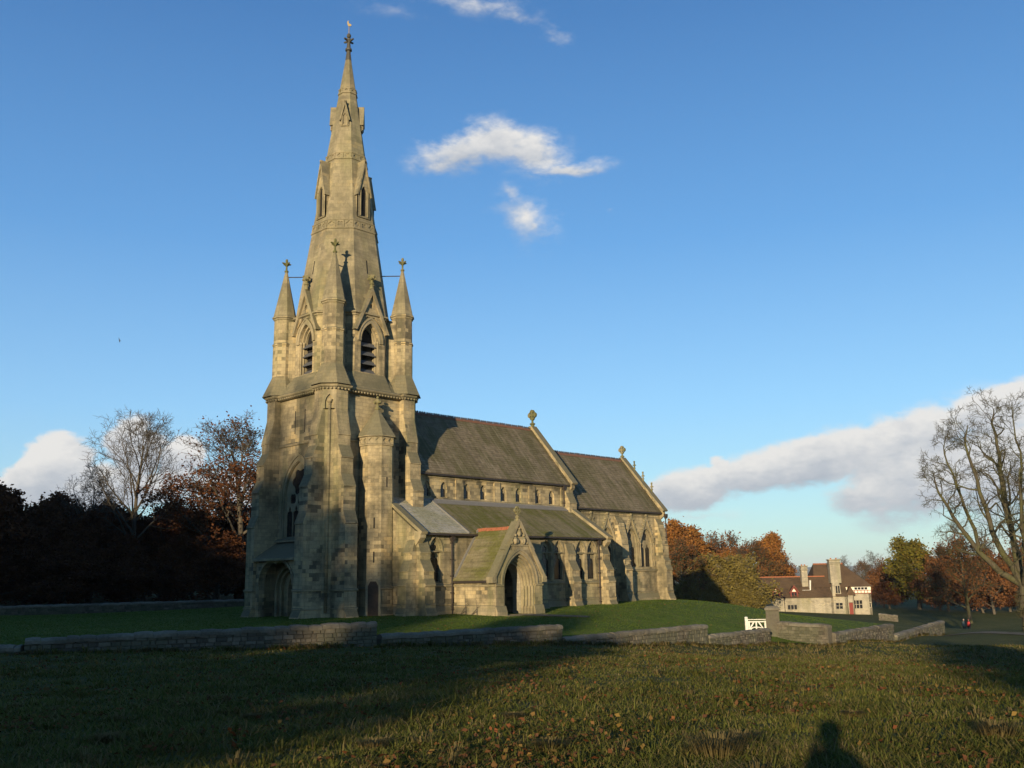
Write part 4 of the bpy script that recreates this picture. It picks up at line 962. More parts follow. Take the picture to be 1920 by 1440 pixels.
def boundary_wall(name, pA, pB, zA, zB, th, label, hb=None, ends=(True, True), bury=.4):
    """rubble wall with separate rounded coping stones; zA,zB = top of coping"""
    A, B = Vector((pA[0], pA[1], 0)), Vector((pB[0], pB[1], 0)); L = (B-A).length; d = (B-A)/L; n = Vector((-d.y, d.x, 0))
    rr = random.Random(int(L*137)); root = empty(name, (A.x, A.y, gz(A.x, A.y)), 0, label, 'wall', 'stone walls of the churchyard')
    O = Vector((A.x, A.y, gz(A.x, A.y)))
    top = lambda u: zA+(zB-zA)*u/L
    core = MB(); k = max(2, int(L/3)); h = th/2-.05
    rs = []
    for i in range(k+1):
        u = L*i/k; p = A+d*u; g0 = gz(p.x, p.y)-bury; t_ = top(u)-.24
        rs.append([p-n*h+Z*g0-O, p+n*h+Z*g0-O, p+n*h+Z*t_-O, p-n*h+Z*t_-O])
    core.rings(rs); core.build('wall_core', WALLST, root)
    st = MB()
    zmin = min(gz((A+d*L*i/8).x, (A+d*L*i/8).y) for i in range(9))-.2
    zmax = max(zA, zB)
    for sgn in (-1, 1):
        z = zmin
        while z < zmax-.2:
            hh = rr.uniform(.13, .24); u = -rr.random()*.2
            while u < L:
                w_ = rr.uniform(.18, .5); a_, b_ = max(u, 0), min(u+w_-.015, L); u += w_
                if b_-a_ < .06: continue
                um = (a_+b_)/2; z1 = min(z+hh-.012, top(um)-.22); pm_ = A+d*um
                if z1-z < .05 or z1 < gz(pm_.x, pm_.y)-.15: continue
                pr = rr.uniform(0, .035); jit = lambda: rr.uniform(-.012, .012)
                f0 = (th/2-.06)*sgn; f1 = (th/2+pr-.015)*sgn
                q = []
                for zz in (z, z1):
                    for uu, ff, ins in ((a_, f0, 0), (b_, f0, 0), (b_, f1, -1), (a_, f1, 1)):
                        q.append(A+d*(uu+ins*.02+jit())+n*ff+Z*(zz+(0 if ins == 0 else (.012 if zz == z else -.012))+jit())-O)
                st.hexa(q if sgn > 0 else [q[3], q[2], q[1], q[0], q[7], q[6], q[5], q[4]])
            z += hh
    st.build('rubble_stones', WALLST, root, kind='stuff')
    u = 0
    while u < L-.05:
        w_ = min(rr.uniform(.45, .95), L-u); 
        if L-u-w_ < .25: w_ = L-u
        t0, t1 = top(u)+rr.uniform(-.045, .03), top(u+w_)+rr.uniform(-.045, .03); mb = MB(); e0 = th/2+.06+rr.uniform(-.02, .02)
        rs = []
        for uu, tt, ins in ((u+.008, t0, .03), (u+w_*.5, (t0+t1)/2+.01, 0), (u+w_-.008, t1, .02)):
            p = A+d*uu-O
            rs.append([p+n*a+Z*(tt+b) for a, b in ((-e0+ins, -.25), (e0-ins, -.25), (e0-ins*.5, -.12), (e0*.72, -.03-ins), (0, -ins*.6), (-e0*.72, -.03-ins), (-e0+ins*.5, -.12))])
        mb.rings(rs); mb.build('coping_stone', COPE, root); u += w_
    return root
boundary_wall('boundary_wall', WP['a'], polar(70.35, 43.05), .42, .46, .5, 'low stub of stone wall at the end of the long shaded wall')
boundary_wall('boundary_wall', WP['b'], WP['c'], .70, .87, .5, 'long shaded stone wall with rounded coping before the tower')
boundary_wall('boundary_wall', WP['c2'], WP['d'], .30, .30, .48, 'low stone wall before the porch with its coping in shade')
boundary_wall('boundary_wall', polar(41.3, 51.1), WP['e'], -.33, -.33, .5, 'sunlit stone wall with lichened coping before the chancel')
boundary_wall('boundary_wall', polar(33.05, 63.2), WP['f'], -1.0, -.98, .48, 'low stone wall running up to the square gate pier')
boundary_wall('boundary_wall', polar(29.0, 72.6), WP['g'], -.60, -.75, .6, 'tall rough stone wall beside the gate pier')
boundary_wall('boundary_wall', polar(26.25, 70.7), WP['h'], -1.28, -1.28, .5, 'low stone wall dropping away from the gate below the cottage')
boundary_wall('boundary_wall', WP['i'], WP['j'], -2.12, -2.1, .55, 'dark stone wall with a square end standing out in the park')
boundary_wall('boundary_wall', polar(76, 98), polar(57.5, 103), 1.05, 1.15, .5, 'far stone wall in front of the dark wood beside the tower')
# gate pier and white gate
x, y = polar(29.35, 73.0); zg = gz(x, y)
pier = empty('gate_pier', (x, y, zg-.2), R(29.35), 'square weathered stone pier beside the white gate', 'pier')
mb = MB(); mb.plan([(-.4, .0), (1.95, -.02), (2.0, -.06)], [(-.48, -.48), (.48, -.48), (.48, .48), (-.48, .48)]); mb.build('shaft', RUBBLE or WALLST, pier)
mb = MB(); mb.plan([(2.0, .0), (2.06, .05), (2.16, .05), (2.3, -.12)], [(-.48, -.48), (.48, -.48), (.48, .48), (-.48, .48)]); mb.build('cap', COPE, pier)
x1, y1 = polar(30.8, 72.6); gv = Vector((x-x1, y-y1, 0)); gl = gv.length-.5
gate = empty('field_gate', (x1, y1, gz(x1, y1)-.15), math.atan2(gv.y, gv.x), 'white painted timber gate with curved braces beside the stone pier', 'gate'); gate.scale = (1, 1, .85)
def gpart(name, f): mb = MB(); f(mb); return mb.build(name, WHITE, gate)
gpart('post', lambda mb: (mb.box(-.1, .1, -.1, .1, -.3, 1.32), mb.ball((0, 0, 1.38), .13, 8, .8)))
gpart('rail', lambda mb: mb.box(.1, gl, -.04, .04, 1.0, 1.1)); gpart('rail', lambda mb: mb.box(.1, gl, -.04, .04, .12, .22))
gpart('rail', lambda mb: mb.box(.1, gl, -.03, .03, 1.2, 1.26))
gpart('stile', lambda mb: mb.box(.12, .24, -.045, .045, .1, 1.12)); gpart('stile', lambda mb: mb.box(gl-.12, gl, -.045, .045, .1, 1.12)); gpart('muntin', lambda mb: mb.box(gl/2-.05, gl/2+.05, -.035, .035, .2, 1.0))
gpart('brace', lambda mb: mb.plate((gl/2, -.05, 0), X, Z, arch_band(0, gl*.62, .22, gl*.24, .1, 0, 10), [], .1))
gpart('brace', lambda mb: mb.plate((gl/2, -.055, 0), X, Z, [(-gl*.48, .22), (-gl*.42, .22), (-.12, 1.0), (-.24, 1.0)], [], .09)); gpart('brace', lambda mb: mb.plate((gl/2, -.055, 0), X, Z, [(gl*.48, .22), (gl*.42, .22), (.12, 1.0), (.24, 1.0)], [], .09))

# dead shrub stems against the porch wall
for sx, hh, nm in ((4.35, 1.35, 'leaning bare dead sapling against the porch wall beside the downpipe'), (5.0, 1.05, 'small bare dead sapling against the porch wall below the eaves')):
    yy = -9.6 if sx < 4.5 else -10.7; z0 = gz(3.7, yy); o = empty('dead_sapling', (3.72, yy, z0), 0, nm, 'sapling', 'dead saplings by the porch')
    mb = MB(); mb.tube((0, 0, -.1), (.02, .03, hh), .03, .012, 5); mb.tube((0, 0, hh*.45), (.05, .55, .1), .018, .01, 5); mb.tube((0, 0, hh*.5), (.0, -.25, hh*.62), .014, .008, 5); mb.tube((0, .02, .3), (.05, .8, -.05), .015, .01, 5); mb.build('stem', IRON, o)

# ================================================================== cottage
cx, cy = polar(27.35, 182); cz = gz(cx, cy)-.2
cot = empty('cottage', (cx, cy, cz), R(27.35-90+14), 'pale limestone cottage with brown tiled roofs, red dormers and tall chimneys', 'cottage'); cot.scale = (1.06, 1.05, .93)
# local: x = to the right, y = away from the viewer, front wall at y = 0
cp = lambda n, mb, mat, par=cot, **k: mb.build(n, mat, par, **k)
C0 = -9.6
def cwin(x0, x1, z0, z1, y, cols, rows, par, face=SV, tr=0, frame=PALE):
    mb = MB(); gw = (x1-x0-.1*(cols+1))/cols; gh = (z1-z0-.1*(rows+1))/rows
    hs = [rect(x0+.1+i*(gw+.1), x0+.1+i*(gw+.1)+gw, z0+.1+j*(gh+.1), z0+.1+j*(gh+.1)+gh) for i in range(cols) for j in range(rows)]
    O = Vector((0, y, 0)) if face is SV else Vector((y, 0, 0)); nn = face[0].cross(face[1])
    mb.plate(O+nn*.08, *face, rect(x0, x1, z0, z1), hs, .12); f_ = cp('window', mb, frame, par)
    mb = MB(); mb.plate(O+nn*.012, *face, rect(x0+.05, x1-.05, z0+.05, z1-.05), [], .01); cp('pane', mb, GLASS, f_)
mb = MB(); W1 = 13.7
mb.plate((0, 0, 0), *SV, rect(C0, C0+W1, -1, 3.1), [], .4); mb.plate((0, 6, 0), *NV, rect(-C0-W1, -C0, -1, 3.1), [], .4)
mb.plate((C0, 0, 0), *WV, [(-6, -1), (0, -1), (0, 3.1), (-3, 6.9), (-6, 3.1)], [], .4); mb.plate((C0+W1, 0, 0), *EV, [(0, -1), (6, -1), (6, 3.1), (3, 6.9), (0, 3.1)], [], .4)
cwall = cp('wall', mb, PALE)
mb = MB(); mb.box(C0-.02, C0+W1+.02, -.08, .1, 2.2, 2.3); mb.plate((C0+W1+.08, 0, 0), *EV, rect(-.05, 6.05, 2.2, 2.3), [], .2); cp('string_course', mb, PALE, cwall)
mb = MB(); mb.plate((C0+.2, 0, 0), -Y, Z, [(.3, 2.95), (.3, 3.08), (-3, 6.95), (-6.3, 3.08), (-6.3, 2.95), (-3, 6.7)], [], W1-.3); crf = cp('roof', mb, TILE_C)
Vc = Vector((0, 3.3, 3.87)).normalized(); slates((C0+.2, -.3, 3.08), X, Vc, Vector((0, -3.87, 3.3)).normalized(), W1-.3, math.hypot(3.3, 3.87), .3, .45, th=.025).build('roof_tiles', TILE_C, crf, kind='stuff')
mb = MB(); mb.box(C0+.2, C0+W1-.4, 2.86, 3.14, 6.84, 7.02); cp('ridge_tile', mb, TILE_R, crf)
mb = MB(); mb.plate((C0+.15, 0, 0), *WV, [(-6.35, 2.9), (-6.1, 2.9), (-3, 6.85), (.1, 2.9), (.35, 2.9), (.35, 3.2), (-3, 7.3), (-6.35, 3.2)], [], .35); mb.box(C0-.2, C0+.15, 2.85, 3.15, 7.1, 7.75); cp('gable_coping', mb, PALE)
for dx in (4.3, 7.3):                  # red timber dormers
    x = C0+dx; d_ = MB(); d_.plate((x, -.1, 0), *SV, [(-.62, 3.15), (.62, 3.15), (.62, 4.05), (0, 5.05), (-.62, 4.05)], [rect(-.42, -.05, 3.3, 4.0), rect(.05, .42, 3.3, 4.0), [(-.36, 4.15), (.36, 4.15), (0, 4.72)]], .12)
    dm = cp('dormer', d_, REDW); mb = MB(); mb.plate((x, -.03, 0), *SV, [(-.4, 4.1), (.4, 4.1), (0, 4.75)], [], .04); cp('gable_panel', mb, PLASTER, dm)
    mb = MB(); mb.plate((x, -.03, 0), *SV, rect(-.5, .5, 3.2, 4.05), [], .04); cp('pane', mb, GLASS, dm)
    mb = MB()
    for s in (-1, 1):
        a0, a1 = Vector((x+s*.82, -.32, 3.9)), Vector((x, -.32, 5.25)); b0, b1 = Vector((x+s*.82, 1.6, 3.9)), Vector((x, 2.3, 5.25)); dn = Vector((s*.86, 0, .5))*.09
        c8 = [a0-dn, b0-dn, b1-dn, a1-dn, a0, b0, b1, a1]; mb.hexa(c8 if s > 0 else [c8[3], c8[2], c8[1], c8[0], c8[7], c8[6], c8[5], c8[4]])
    cp('dormer_roof', mb, TILE_C, dm)
    mb = MB()
    for s in (-1, 1): mb.plate((x, -.36, 0), *SV, [(s*.86, 3.78), (s*.86, 3.95), (0, 5.35), (0, 5.15)], [], .07); mb.box(*sorted((x+s*.5, x+s*.6)), -.3, -.18, 3.0, 3.7)
    cp('barge_board', mb, REDW, dm)
cwin(C0+6.0, C0+7.7, .75, 1.75, 0, 3, 1, cwall); cwin(C0+.6, C0+1.0, 1.0, 1.5, 0, 1, 1, cwall)
def chimney(x, y, w_, d_, z0, z1, par=cot):
    mb = MB(); mb.box(x-w_/2, x+w_/2, y-d_/2, y+d_/2, z0, z1-.9); mb.plan([(z1-.95, .0), (z1-.85, .12), (z1-.7, .12), (z1-.6, .02), (z1-.25, .02), (z1-.15, .15), (z1, .15)], [(x-w_/2, y-d_/2), (x+w_/2, y-d_/2), (x+w_/2, y+d_/2), (x-w_/2, y+d_/2)])
    c_ = mb.build('chimney', PALE, par)
    for s in (-.25, .25): mb = MB(); mb.ngon(x+s*w_, y, [(z1, .13), (z1+.25, .11)], 8); mb.build('chimney_pot', TILE_R, c_)
    return c_
ch1 = chimney(C0+9.6, 1.9, 1.0, 1.1, 4.5, 9.0); mb = MB(); mb.plate((C0+9.6, .75, 0), *SV, [(-.7, 4.15), (.7, 4.15), (.85, 6.2), (.62, 6.2), (.55, 4.4), (-.7, 4.4)], [], .5); cp('flashing', mb, WHITE, ch1)
# gable wing carrying the big stack
mb = MB(); gx0, gx1 = C0+W1-.05, C0+W1+2.4
mb.plate((gx0-.4, .35, 0), *SV, rect(0, gx1-gx0+.4, -1, 3.3), [], .4); mb.plate((gx1, 0, 0), *EV, [(.35, -1), (5.2, -1), (5.2, 3.3), (2.8, 7.2), (.35, 3.3)], [], .4)
mb.plate((gx0, .30, 0), *SV, [(.05, 3.2), (1.55, 3.2), (1.25, 6.2), (.25, 7.0)], [], .8); wing = cp('gable_wing', mb, PALE)
chimney(gx0+.85, 1.0, 1.75, 1.3, 5.6, 10.1, wing)
cwin(gx0+.55, gx0+1.4, 3.6, 5.2, .28, 2, 1, wing); cwin(gx0+.4, gx0+1.7, .7, 2.0, .34, 2, 2, wing)
mb = MB(); mb.plate((gx1+.1, 0, 0), EV[0], Z, [(0, 3.1), (.35, 3.1), (2.8, 7.0), (5.2, 3.1), (5.5, 3.1), (2.8, 7.45)], [], 2.0); cp('wing_roof', mb, TILE_C, wing)
# taller hipped block behind and to the right
hx0, hx1, hy0, hy1 = C0+11.3, C0+20.4, 1.4, 9.0
mb = MB(); mb.plate((0, hy0, 0), *SV, rect(hx0, hx1, -1.4, 4.9), [], .4); mb.plate((hx1, 0, 0), *EV, rect(hy0, hy1, -1.4, 4.9), [], .4); mb.plate((0, hy1, 0), *NV, rect(-hx1, -hx0, -1.4, 4.9), [], .4); mb.plate((hx0, 0, 0), *WV, rect(-hy1, -hy0, -1.4, 4.9), [], .4)
hip = cp('hipped_block', mb, PALE)
mb = MB(); o_ = .35; e_z, r_z = 4.85, 9.3; a_, b_, c_, d_ = (hx0-o_, hy0-o_, e_z), (hx1+o_, hy0-o_, e_z), (hx1+o_, hy1+o_, e_z), (hx0-o_, hy1+o_, e_z); r0, r1 = (hx0+.8, (hy0+hy1)/2, r_z), (hx1-3.4, (hy0+hy1)/2, r_z)
mb.poly([a_, b_, r1, r0]); mb.poly([b_, c_, r1]); mb.poly([c_, d_, r0, r1]); mb.poly([d_, a_, r0]); mb.poly([d_, c_, b_, a_]); hrf = cp('hipped_roof', mb, TILE_C, hip)
mb = MB(); mb.tube(r0, r1, .14, .14, 6); mb.ball(r1, .22, 6); cp('ridge_tile', mb, TILE_R, hip)
# half-timbered band
tb0, tb1 = hx1-4.4, hx1+.02
mb = MB(); mb.box(tb0, tb1, hy0-.06, hy0+.05, 3.6, 4.85); cp('plaster_band', mb, PLASTER, hip)
mb = MB(); mb.box(tb0, tb1+.05, hy0-.12, hy0-.02, 3.55, 3.7); mb.box(tb0, tb1+.05, hy0-.12, hy0-.02, 4.1, 4.2)
for i in range(9): xx = tb0+(tb1-tb0)*i/8; mb.box(xx-.05, xx+.05, hy0-.115, hy0-.02, 3.7, 4.8 if i < 4 else 4.12)
cp('timber_frame', mb, REDW, hip)
cwin(tb0+1.6, tb1-.5, 4.2, 4.82, hy0-.05, 4, 1, hip, frame=WHITE); cwin(tb0+1.2, tb0+2.9, .7, 2.4, hy0, 3, 2, hip); cwin(hx1-.5, hx1-.1, .9, 1.9, hy0, 1, 1, hip)
mb = MB(); mb.box(gx1+.25, gx1+.9, hy0-.9, hy0-.8, -.4, 1.9); dr = cp('front_door', mb, REDW); mb = MB(); mb.plate((gx1+.1, hy0-1.0, 0), *SV, rect(0, 1.0, -.5, 3.3), [rect(.14, .8, -.4, 1.95)], .2); mb.plate((gx1+1.1, 0, 0), *EV, rect(hy0-1.0, hy0, -.5, 3.3), [], .15); cp('door_surround', mb, PALE, dr)
mb = MB(); mb.tube((gx1+1.35, hy0-.12, -.6), (gx1+1.35, hy0-.12, 3.6), .06); cp('downpipe', mb, IRON, hip); mb = MB(); mb.tube((C0+5.6, -.1, -.6), (C0+5.6, -.1, 2.9), .06); cp('downpipe', mb, IRON, cwall)
mb = MB(); mb.box(gx1+.1, gx1+1.2, hy0-1.2, hy0+.3, 3.3, 3.45)
mb.plate((gx1+.65, hy0-1.15, 0), *SV, [(-.8, 3.3), (.8, 3.3), (0, 5.0)], [], 2.2); cp('porch_gable', mb, TILE_C, hip)
# low garden wall to the right of the cottage
pa, pb = polar(azel(1646, 1140)[0], 160), polar(azel(1682, 1140)[0], 160)
boundary_wall('garden_wall', pa, pb, gz(*pa)+1.05, gz(*pb)+1.0, .5, 'short pale stone garden wall beside the cottage')

# ================================================================== trees
def bark_mat(name, c1, c2, moss=None):
    m, t = new_mat(name); P = t.n('ShaderNodeNewGeometry').outputs['Position']
    zs = t.n('ShaderNodeVectorMath', {0: P, 1: (6, 6, 1)}, operation='MULTIPLY').outputs[0]
    f = t.noise(zs, 1.5, 5, .65); c = t.ramp(f, [(.3, c1), (.7, c2)])
    if moss: c = t.mix(t.ramp(t.noise(P, .8, 4), [(.42, g(0)), (.6, g(.8))]), c, moss)
    finish(t, c, .95, f, .6, .03, .05); return m
def leaf_mat(name, cols, trans=.25):
    m, t = new_mat(name); ge = t.n('ShaderNodeNewGeometry')
    c = t.ramp(ge.outputs['Random Per Island'], [(i/(len(cols)-1), cc) for i, cc in enumerate(cols)])
    big = t.noise(ge.outputs['Position'], .35, 3); c = t.mix(.5, c, t.ramp(big, [(.3, g(.6)), (.7, g(1.3))]), 'MULTIPLY')
    d = t.n('ShaderNodeBsdfDiffuse', {0: c}); tr = t.n('ShaderNodeBsdfTranslucent', {0: c})
    mx = t.n('ShaderNodeMixShader', {0: trans, 1: d, 2: tr}); t.n('ShaderNodeOutputMaterial', {0: mx}); return m
BARK = bark_mat('grey_bark', rgb(.05, .042, .032), rgb(.11, .095, .072)); BARK_M = bark_mat('mossy_bark', rgb(.04, .035, .024), rgb(.095, .082, .056), rgb(.075, .075, .03))
BARK_P = bark_mat('pale_bark', rgb(.16, .14, .10), rgb(.24, .21, .15))
L_BROWN = leaf_mat('brown_beech_leaf', [rgb(.10, .042, .02), rgb(.135, .056, .024), rgb(.075, .034, .018)])
L_DARK = leaf_mat('dark_brown_leaf', [rgb(.085, .04, .02), rgb(.12, .055, .026), rgb(.07, .036, .02)])
L_ORANGE = leaf_mat('orange_leaf', [rgb(.25, .10, .028), rgb(.30, .14, .036), rgb(.20, .078, .024), rgb(.23, .13, .04)])
L_RUST = leaf_mat('rust_leaf', [rgb(.14, .06, .026), rgb(.18, .082, .032), rgb(.11, .056, .028)])
L_WILLOW = leaf_mat('willow_leaf', [rgb(.15, .12, .032), rgb(.19, .148, .042), rgb(.12, .10, .028)])
L_YGREEN = leaf_mat('yellow_green_leaf', [rgb(.11, .105, .018), rgb(.16, .13, .022), rgb(.085, .085, .018), rgb(.18, .12, .025)])

def seg_mesh(name, P0, P1, R0, R1, sides, mat):
    P0, P1 = np.array(P0), np.array(P1); R0, R1 = np.array(R0), np.array(R1); n = len(P0)
    d = P1-P0; d /= np.maximum(np.linalg.norm(d, axis=1), 1e-6)[:, None]
    ref = np.where(np.abs(d[:, 2:3]) > .9, np.array([[1., 0, 0]]), np.array([[0, 0, 1.]]))
    a = np.cross(d, ref); a /= np.linalg.norm(a, axis=1)[:, None]; b = np.cross(d, a)
    th = np.arange(sides)*2*np.pi/sides
    off = a[:, None]*np.cos(th)[None, :, None]-b[:, None]*np.sin(th)[None, :, None]
    V = np.concatenate([P0[:, None]+off*R0[:, None, None], P1[:, None]+off*R1[:, None, None]], 1)  # n, 2s, 3
    base = np.arange(n)[:, None]*2*sides; i = np.arange(sides); j = (i+1) % sides
    Fq = np.stack([base+i, base+j, base+sides+j, base+sides+i], 2).reshape(-1, 4)
    return quad_mesh(name, V.reshape(-1, 3), Fq, mat, True)
def quad_mesh(name, V, Fq, mat, smooth=False):
    me = bpy.data.meshes.new(name); k = Fq.shape[1]
    me.vertices.add(len(V)); me.vertices.foreach_set('co', np.ascontiguousarray(V, np.float32).ravel())
    me.loops.add(Fq.size); me.loops.foreach_set('vertex_index', np.ascontiguousarray(Fq, np.int32).ravel())
    me.polygons.add(len(Fq)); me.polygons.foreach_set('loop_start', np.arange(0, Fq.size, k, dtype=np.int32)); me.polygons.foreach_set('loop_total', np.full(len(Fq), k, np.int32))
    if smooth: me.polygons.foreach_set('use_smooth', np.ones(len(Fq), bool))
    me.update(calc_edges=True); me.materials.append(mat); return me
def leaf_quads(name, pts, size, mat, r, droop=0.0):
    n = len(pts); pts = np.array(pts)
    d = r.normal(size=(n, 3)); d[:, 2] -= droop; d /= np.linalg.norm(d, axis=1)[:, None]
    e = r.normal(size=(n, 3)); e = np.cross(d, e); e /= np.linalg.norm(e, axis=1)[:, None]
    s = size*r.uniform(.6, 1.4, n)[:, None]
    V = np.stack([pts, pts+d*s*.5+e*s*.32, pts+d*s, pts+d*s*.5-e*s*.32], 1).reshape(-1, 3)
    return quad_mesh(name, V, np.arange(4*n).reshape(-1, 4), mat)

def grow(r, H, trunk_r, first, spread, up, nl, twig, stems=None, wob=.12, levels=3, top=1.0):
    """returns segments by level and twig points. stems: list of polylines for hand-set main stems"""
    segs = {k: ([], [], [], []) for k in range(5)}; tips = []
    def line(p, d, L, r0, r1, k, lv, tropism, wobble):
        pts = [p]; dd = d
        for i in range(k):
            dd = dd+r.normal(size=3)*wobble+np.array([0, 0, tropism]); dd /= np.linalg.norm(dd); pts.append(pts[-1]+dd*L/k)
        for i in range(k):
            f0, f1 = i/k, (i+1)/k; s = segs[lv]; s[0].append(pts[i]); s[1].append(pts[i+1]); s[2].append(r0+(r1-r0)*f0); s[3].append(r0+(r1-r0)*f1)
        return pts
    def at(pts, f):
        x = f*(len(pts)-1); i = min(int(x), len(pts)-2); q = pts[i]+(pts[i+1]-pts[i])*(x-i); d = pts[i+1]-pts[i]; return q, d/np.linalg.norm(d)
    def child(d, ang, phi):
        a = np.cross(d, [0, 0, 1.]) if abs(d[2]) < .95 else np.array([1., 0, 0]); a /= np.linalg.norm(a); b = np.cross(d, a)
        return d*math.cos(ang)+(a*math.cos(phi)+b*math.sin(phi))*math.sin(ang)
    def branch(pts, L, rr, lv):
        if lv > levels: tips.extend([at(pts, f)[0] for f in (.4, .7, 1.0)]); return
        n = nl[lv-1]; phi = r.uniform(0, 6.28)
        for i in range(n):
            f = .22+.78*(i+r.uniform(.2, .8))/n; q, d = at(pts, f); phi += 2.4+r.normal()*.4
            cd = child(d, r.uniform(.5, .95)*(1 if lv < 3 else 1.1), phi); ll = L*r.uniform(.32, .58)*(1.15-.45*f)
            r0 = max(rr*(1-.7*f)*.6, twig)
            if lv == levels: ll = max(ll, .5)
            pp = line(q, cd, ll, r0, max(r0*.35, twig*.6), 3 if lv < levels else 2, min(lv+1, 4), up*.5, wob*1.3); branch(pp, ll, r0, lv+1)
    if stems is None:
        tp = line(np.array([0., 0, -.3]), np.array([r.normal()*.03, r.normal()*.03, 1.]), H*.86*top, trunk_r, trunk_r*.18, 10, 0, .05, .045)
        n = first; phi = r.uniform(0, 6.28)
        for i in range(n):
            f = spread[0]+(1-spread[0])*((i+r.uniform(0, .9))/n)**.9; q, d = at(tp, min(f, .98)); phi += 2.4+r.normal()*.35
            ang = spread[2]+(spread[1]-spread[2])*(1-f)**.7; ll = H*spread[3]*(1.0-.62*((f-spread[0])/(1-spread[0]))**1.3)*r.uniform(.8, 1.15)
            r0 = trunk_r*(1-.8*f)*r.uniform(.4, .6); pp = line(q, child(d, ang, phi), ll, r0, max(r0*.25, twig), 6, 1, up, wob); branch(pp, ll, r0, 1)
    else:
        for pl, r0, r1 in stems:
            pl = [np.array(p, float) for p in pl]; fine = []
            for a, b in zip(pl[:-1], pl[1:]):
                for q in range(3): fine.append(a+(b-a)*q/3+r.normal(size=3)*.10)
            fine.append(pl[-1]); k = len(fine)-1
            for i in range(k): s = segs[0]; s[0].append(fine[i]); s[1].append(fine[i+1]); s[2].append(r0+(r1-r0)*i/k); s[3].append(r0+(r1-r0)*(i+1)/k)
            n = first; phi = r.uniform(0, 6.28); L = sum(np.linalg.norm(b-a) for a, b in zip(fine[:-1], fine[1:]))
            for i in range(n):
                f = .3+.7*(i+r.uniform(0, .9))/n; q, d = at(fine, min(f, .99)); phi += 2.4+r.normal()*.35
                ll = L*spread[3]*(1.1-.75*f)*r.uniform(.7, 1.25); rr = (r0+(r1-r0)*f)*r.uniform(.35, .6); pp = line(q, child(d, r.uniform(.5, .95), phi), ll, rr, max(rr*.3, twig), 5, 1, up, wob*1.6); branch(pp, ll, rr, 1)
    return segs, np.array(tips)
def tree_proto(name, seed, H, trunk_r, bark=BARK, leaf=None, nleaf=0, lsize=.3, first=13, spread=(.28, 1.15, .35, .42), up=.10, nl=(6, 5, 4), twig=.022, stems=None, wob=.12, droop=0, lowleaf=None, top=1.0, levels=3):
    r = np.random.default_rng(seed); segs, tips = grow(r, H, trunk_r, first, spread, up, nl, twig, stems, wob, levels, top)
    cat = lambda ks: [sum((segs[k][i] for k in ks), []) for i in range(4)]
    parts = [('trunk', seg_mesh('trunk', *cat((0, 1)), 7, bark)), ('crown', seg_mesh('crown', *cat((2, 3, 4)), 3, bark))]
    if leaf is not None:
        w_ = np.ones(len(tips))
        if lowleaf: w_ = np.clip((lowleaf-tips[:, 2]/H)/.25, .04, 1)
        idx = r.choice(len(tips), nleaf, p=w_/w_.sum()); pts = tips[idx]+r.normal(size=(nleaf, 3))*.35*(lsize/.3)**.5
        if droop: pts[:, 2] -= np.abs(r.exponential(droop, nleaf))
        parts.append(('leaves', leaf_quads('leaves', pts, lsize, leaf, r, .5 if droop else 0)))
    return parts
def plant(name, parts, loc, rz, sc, label, cat='tree', group=None, sxy=1.0):
    o = empty(name, loc, rz, label, cat, group); o.scale = (sc*sxy, sc*sxy, sc)
    for nm, me in parts: inst(nm, me, o)
    return o
T_BARE = tree_proto('bare', 11, 22, .42, first=18, spread=(.30, 1.05, .30, .46), nl=(8, 6, 4), twig=.02, up=.09)
T_BARE2 = tree_proto('bare2', 12, 18, .3, first=13, spread=(.25, .95, .35, .42), nl=(7, 5, 4), twig=.02, up=.08)
T_BEECH = tree_proto('beech', 13, 20, .45, leaf=L_BROWN, nleaf=24000, lsize=.24, first=19, spread=(.18, 1.1, .3, .46), nl=(7, 6, 4), lowleaf=.80, up=.10)
T_DENSE = tree_proto('dense', 14, 13, .3, leaf=L_BROWN, nleaf=15000, lsize=.36, first=15, spread=(.06, 1.25, .4, .46), nl=(6, 5, 4), up=.06)
T_DENSE2 = tree_proto('dense2', 15, 13, .3, leaf=L_DARK, nleaf=15000, lsize=.40, first=15, spread=(.05, 1.3, .4, .46), nl=(6, 5, 4), up=.06)
T_ORANGE = tree_proto('orange', 16, 14, .3, leaf=L_ORANGE, nleaf=13000, lsize=.42, first=14, spread=(.12, 1.05, .3, .42), nl=(6, 5, 4), up=.10)
T_RUST = tree_proto('rust', 17, 14, .3, leaf=L_RUST, nleaf=10000, lsize=.42, first=16, spread=(.08, 1.1, .3, .42), nl=(6, 5, 4), up=.10, lowleaf=.85)
T_WILLOW = tree_proto('willow', 18, 9, .28, bark=BARK_P, leaf=L_WILLOW, nleaf=14000, lsize=.34, first=13, spread=(.15, 1.2, .4, .5), nl=(6, 5, 4), droop=.9, up=.02)
T_OAK = tree_proto('oak', 19, 13, .45, leaf=L_YGREEN, nleaf=15000, lsize=.46, first=14, spread=(.12, 1.35, .5, .52), nl=(6, 5, 4), up=.04)
T_SHADE = tree_proto('shade', 20, 24, .5, leaf=L_BROWN, nleaf=9000, lsize=.75, first=15, spread=(.16, 1.2, .35, .44), nl=(6, 5, 3), up=.08)
T_TWIGGY = tree_proto('twiggy', 21, 13, .35, bark=BARK_M, leaf=L_RUST, nleaf=2500, lsize=.34, first=16, spread=(.2, 1.25, .4, .5), nl=(7, 6, 4), up=.05)

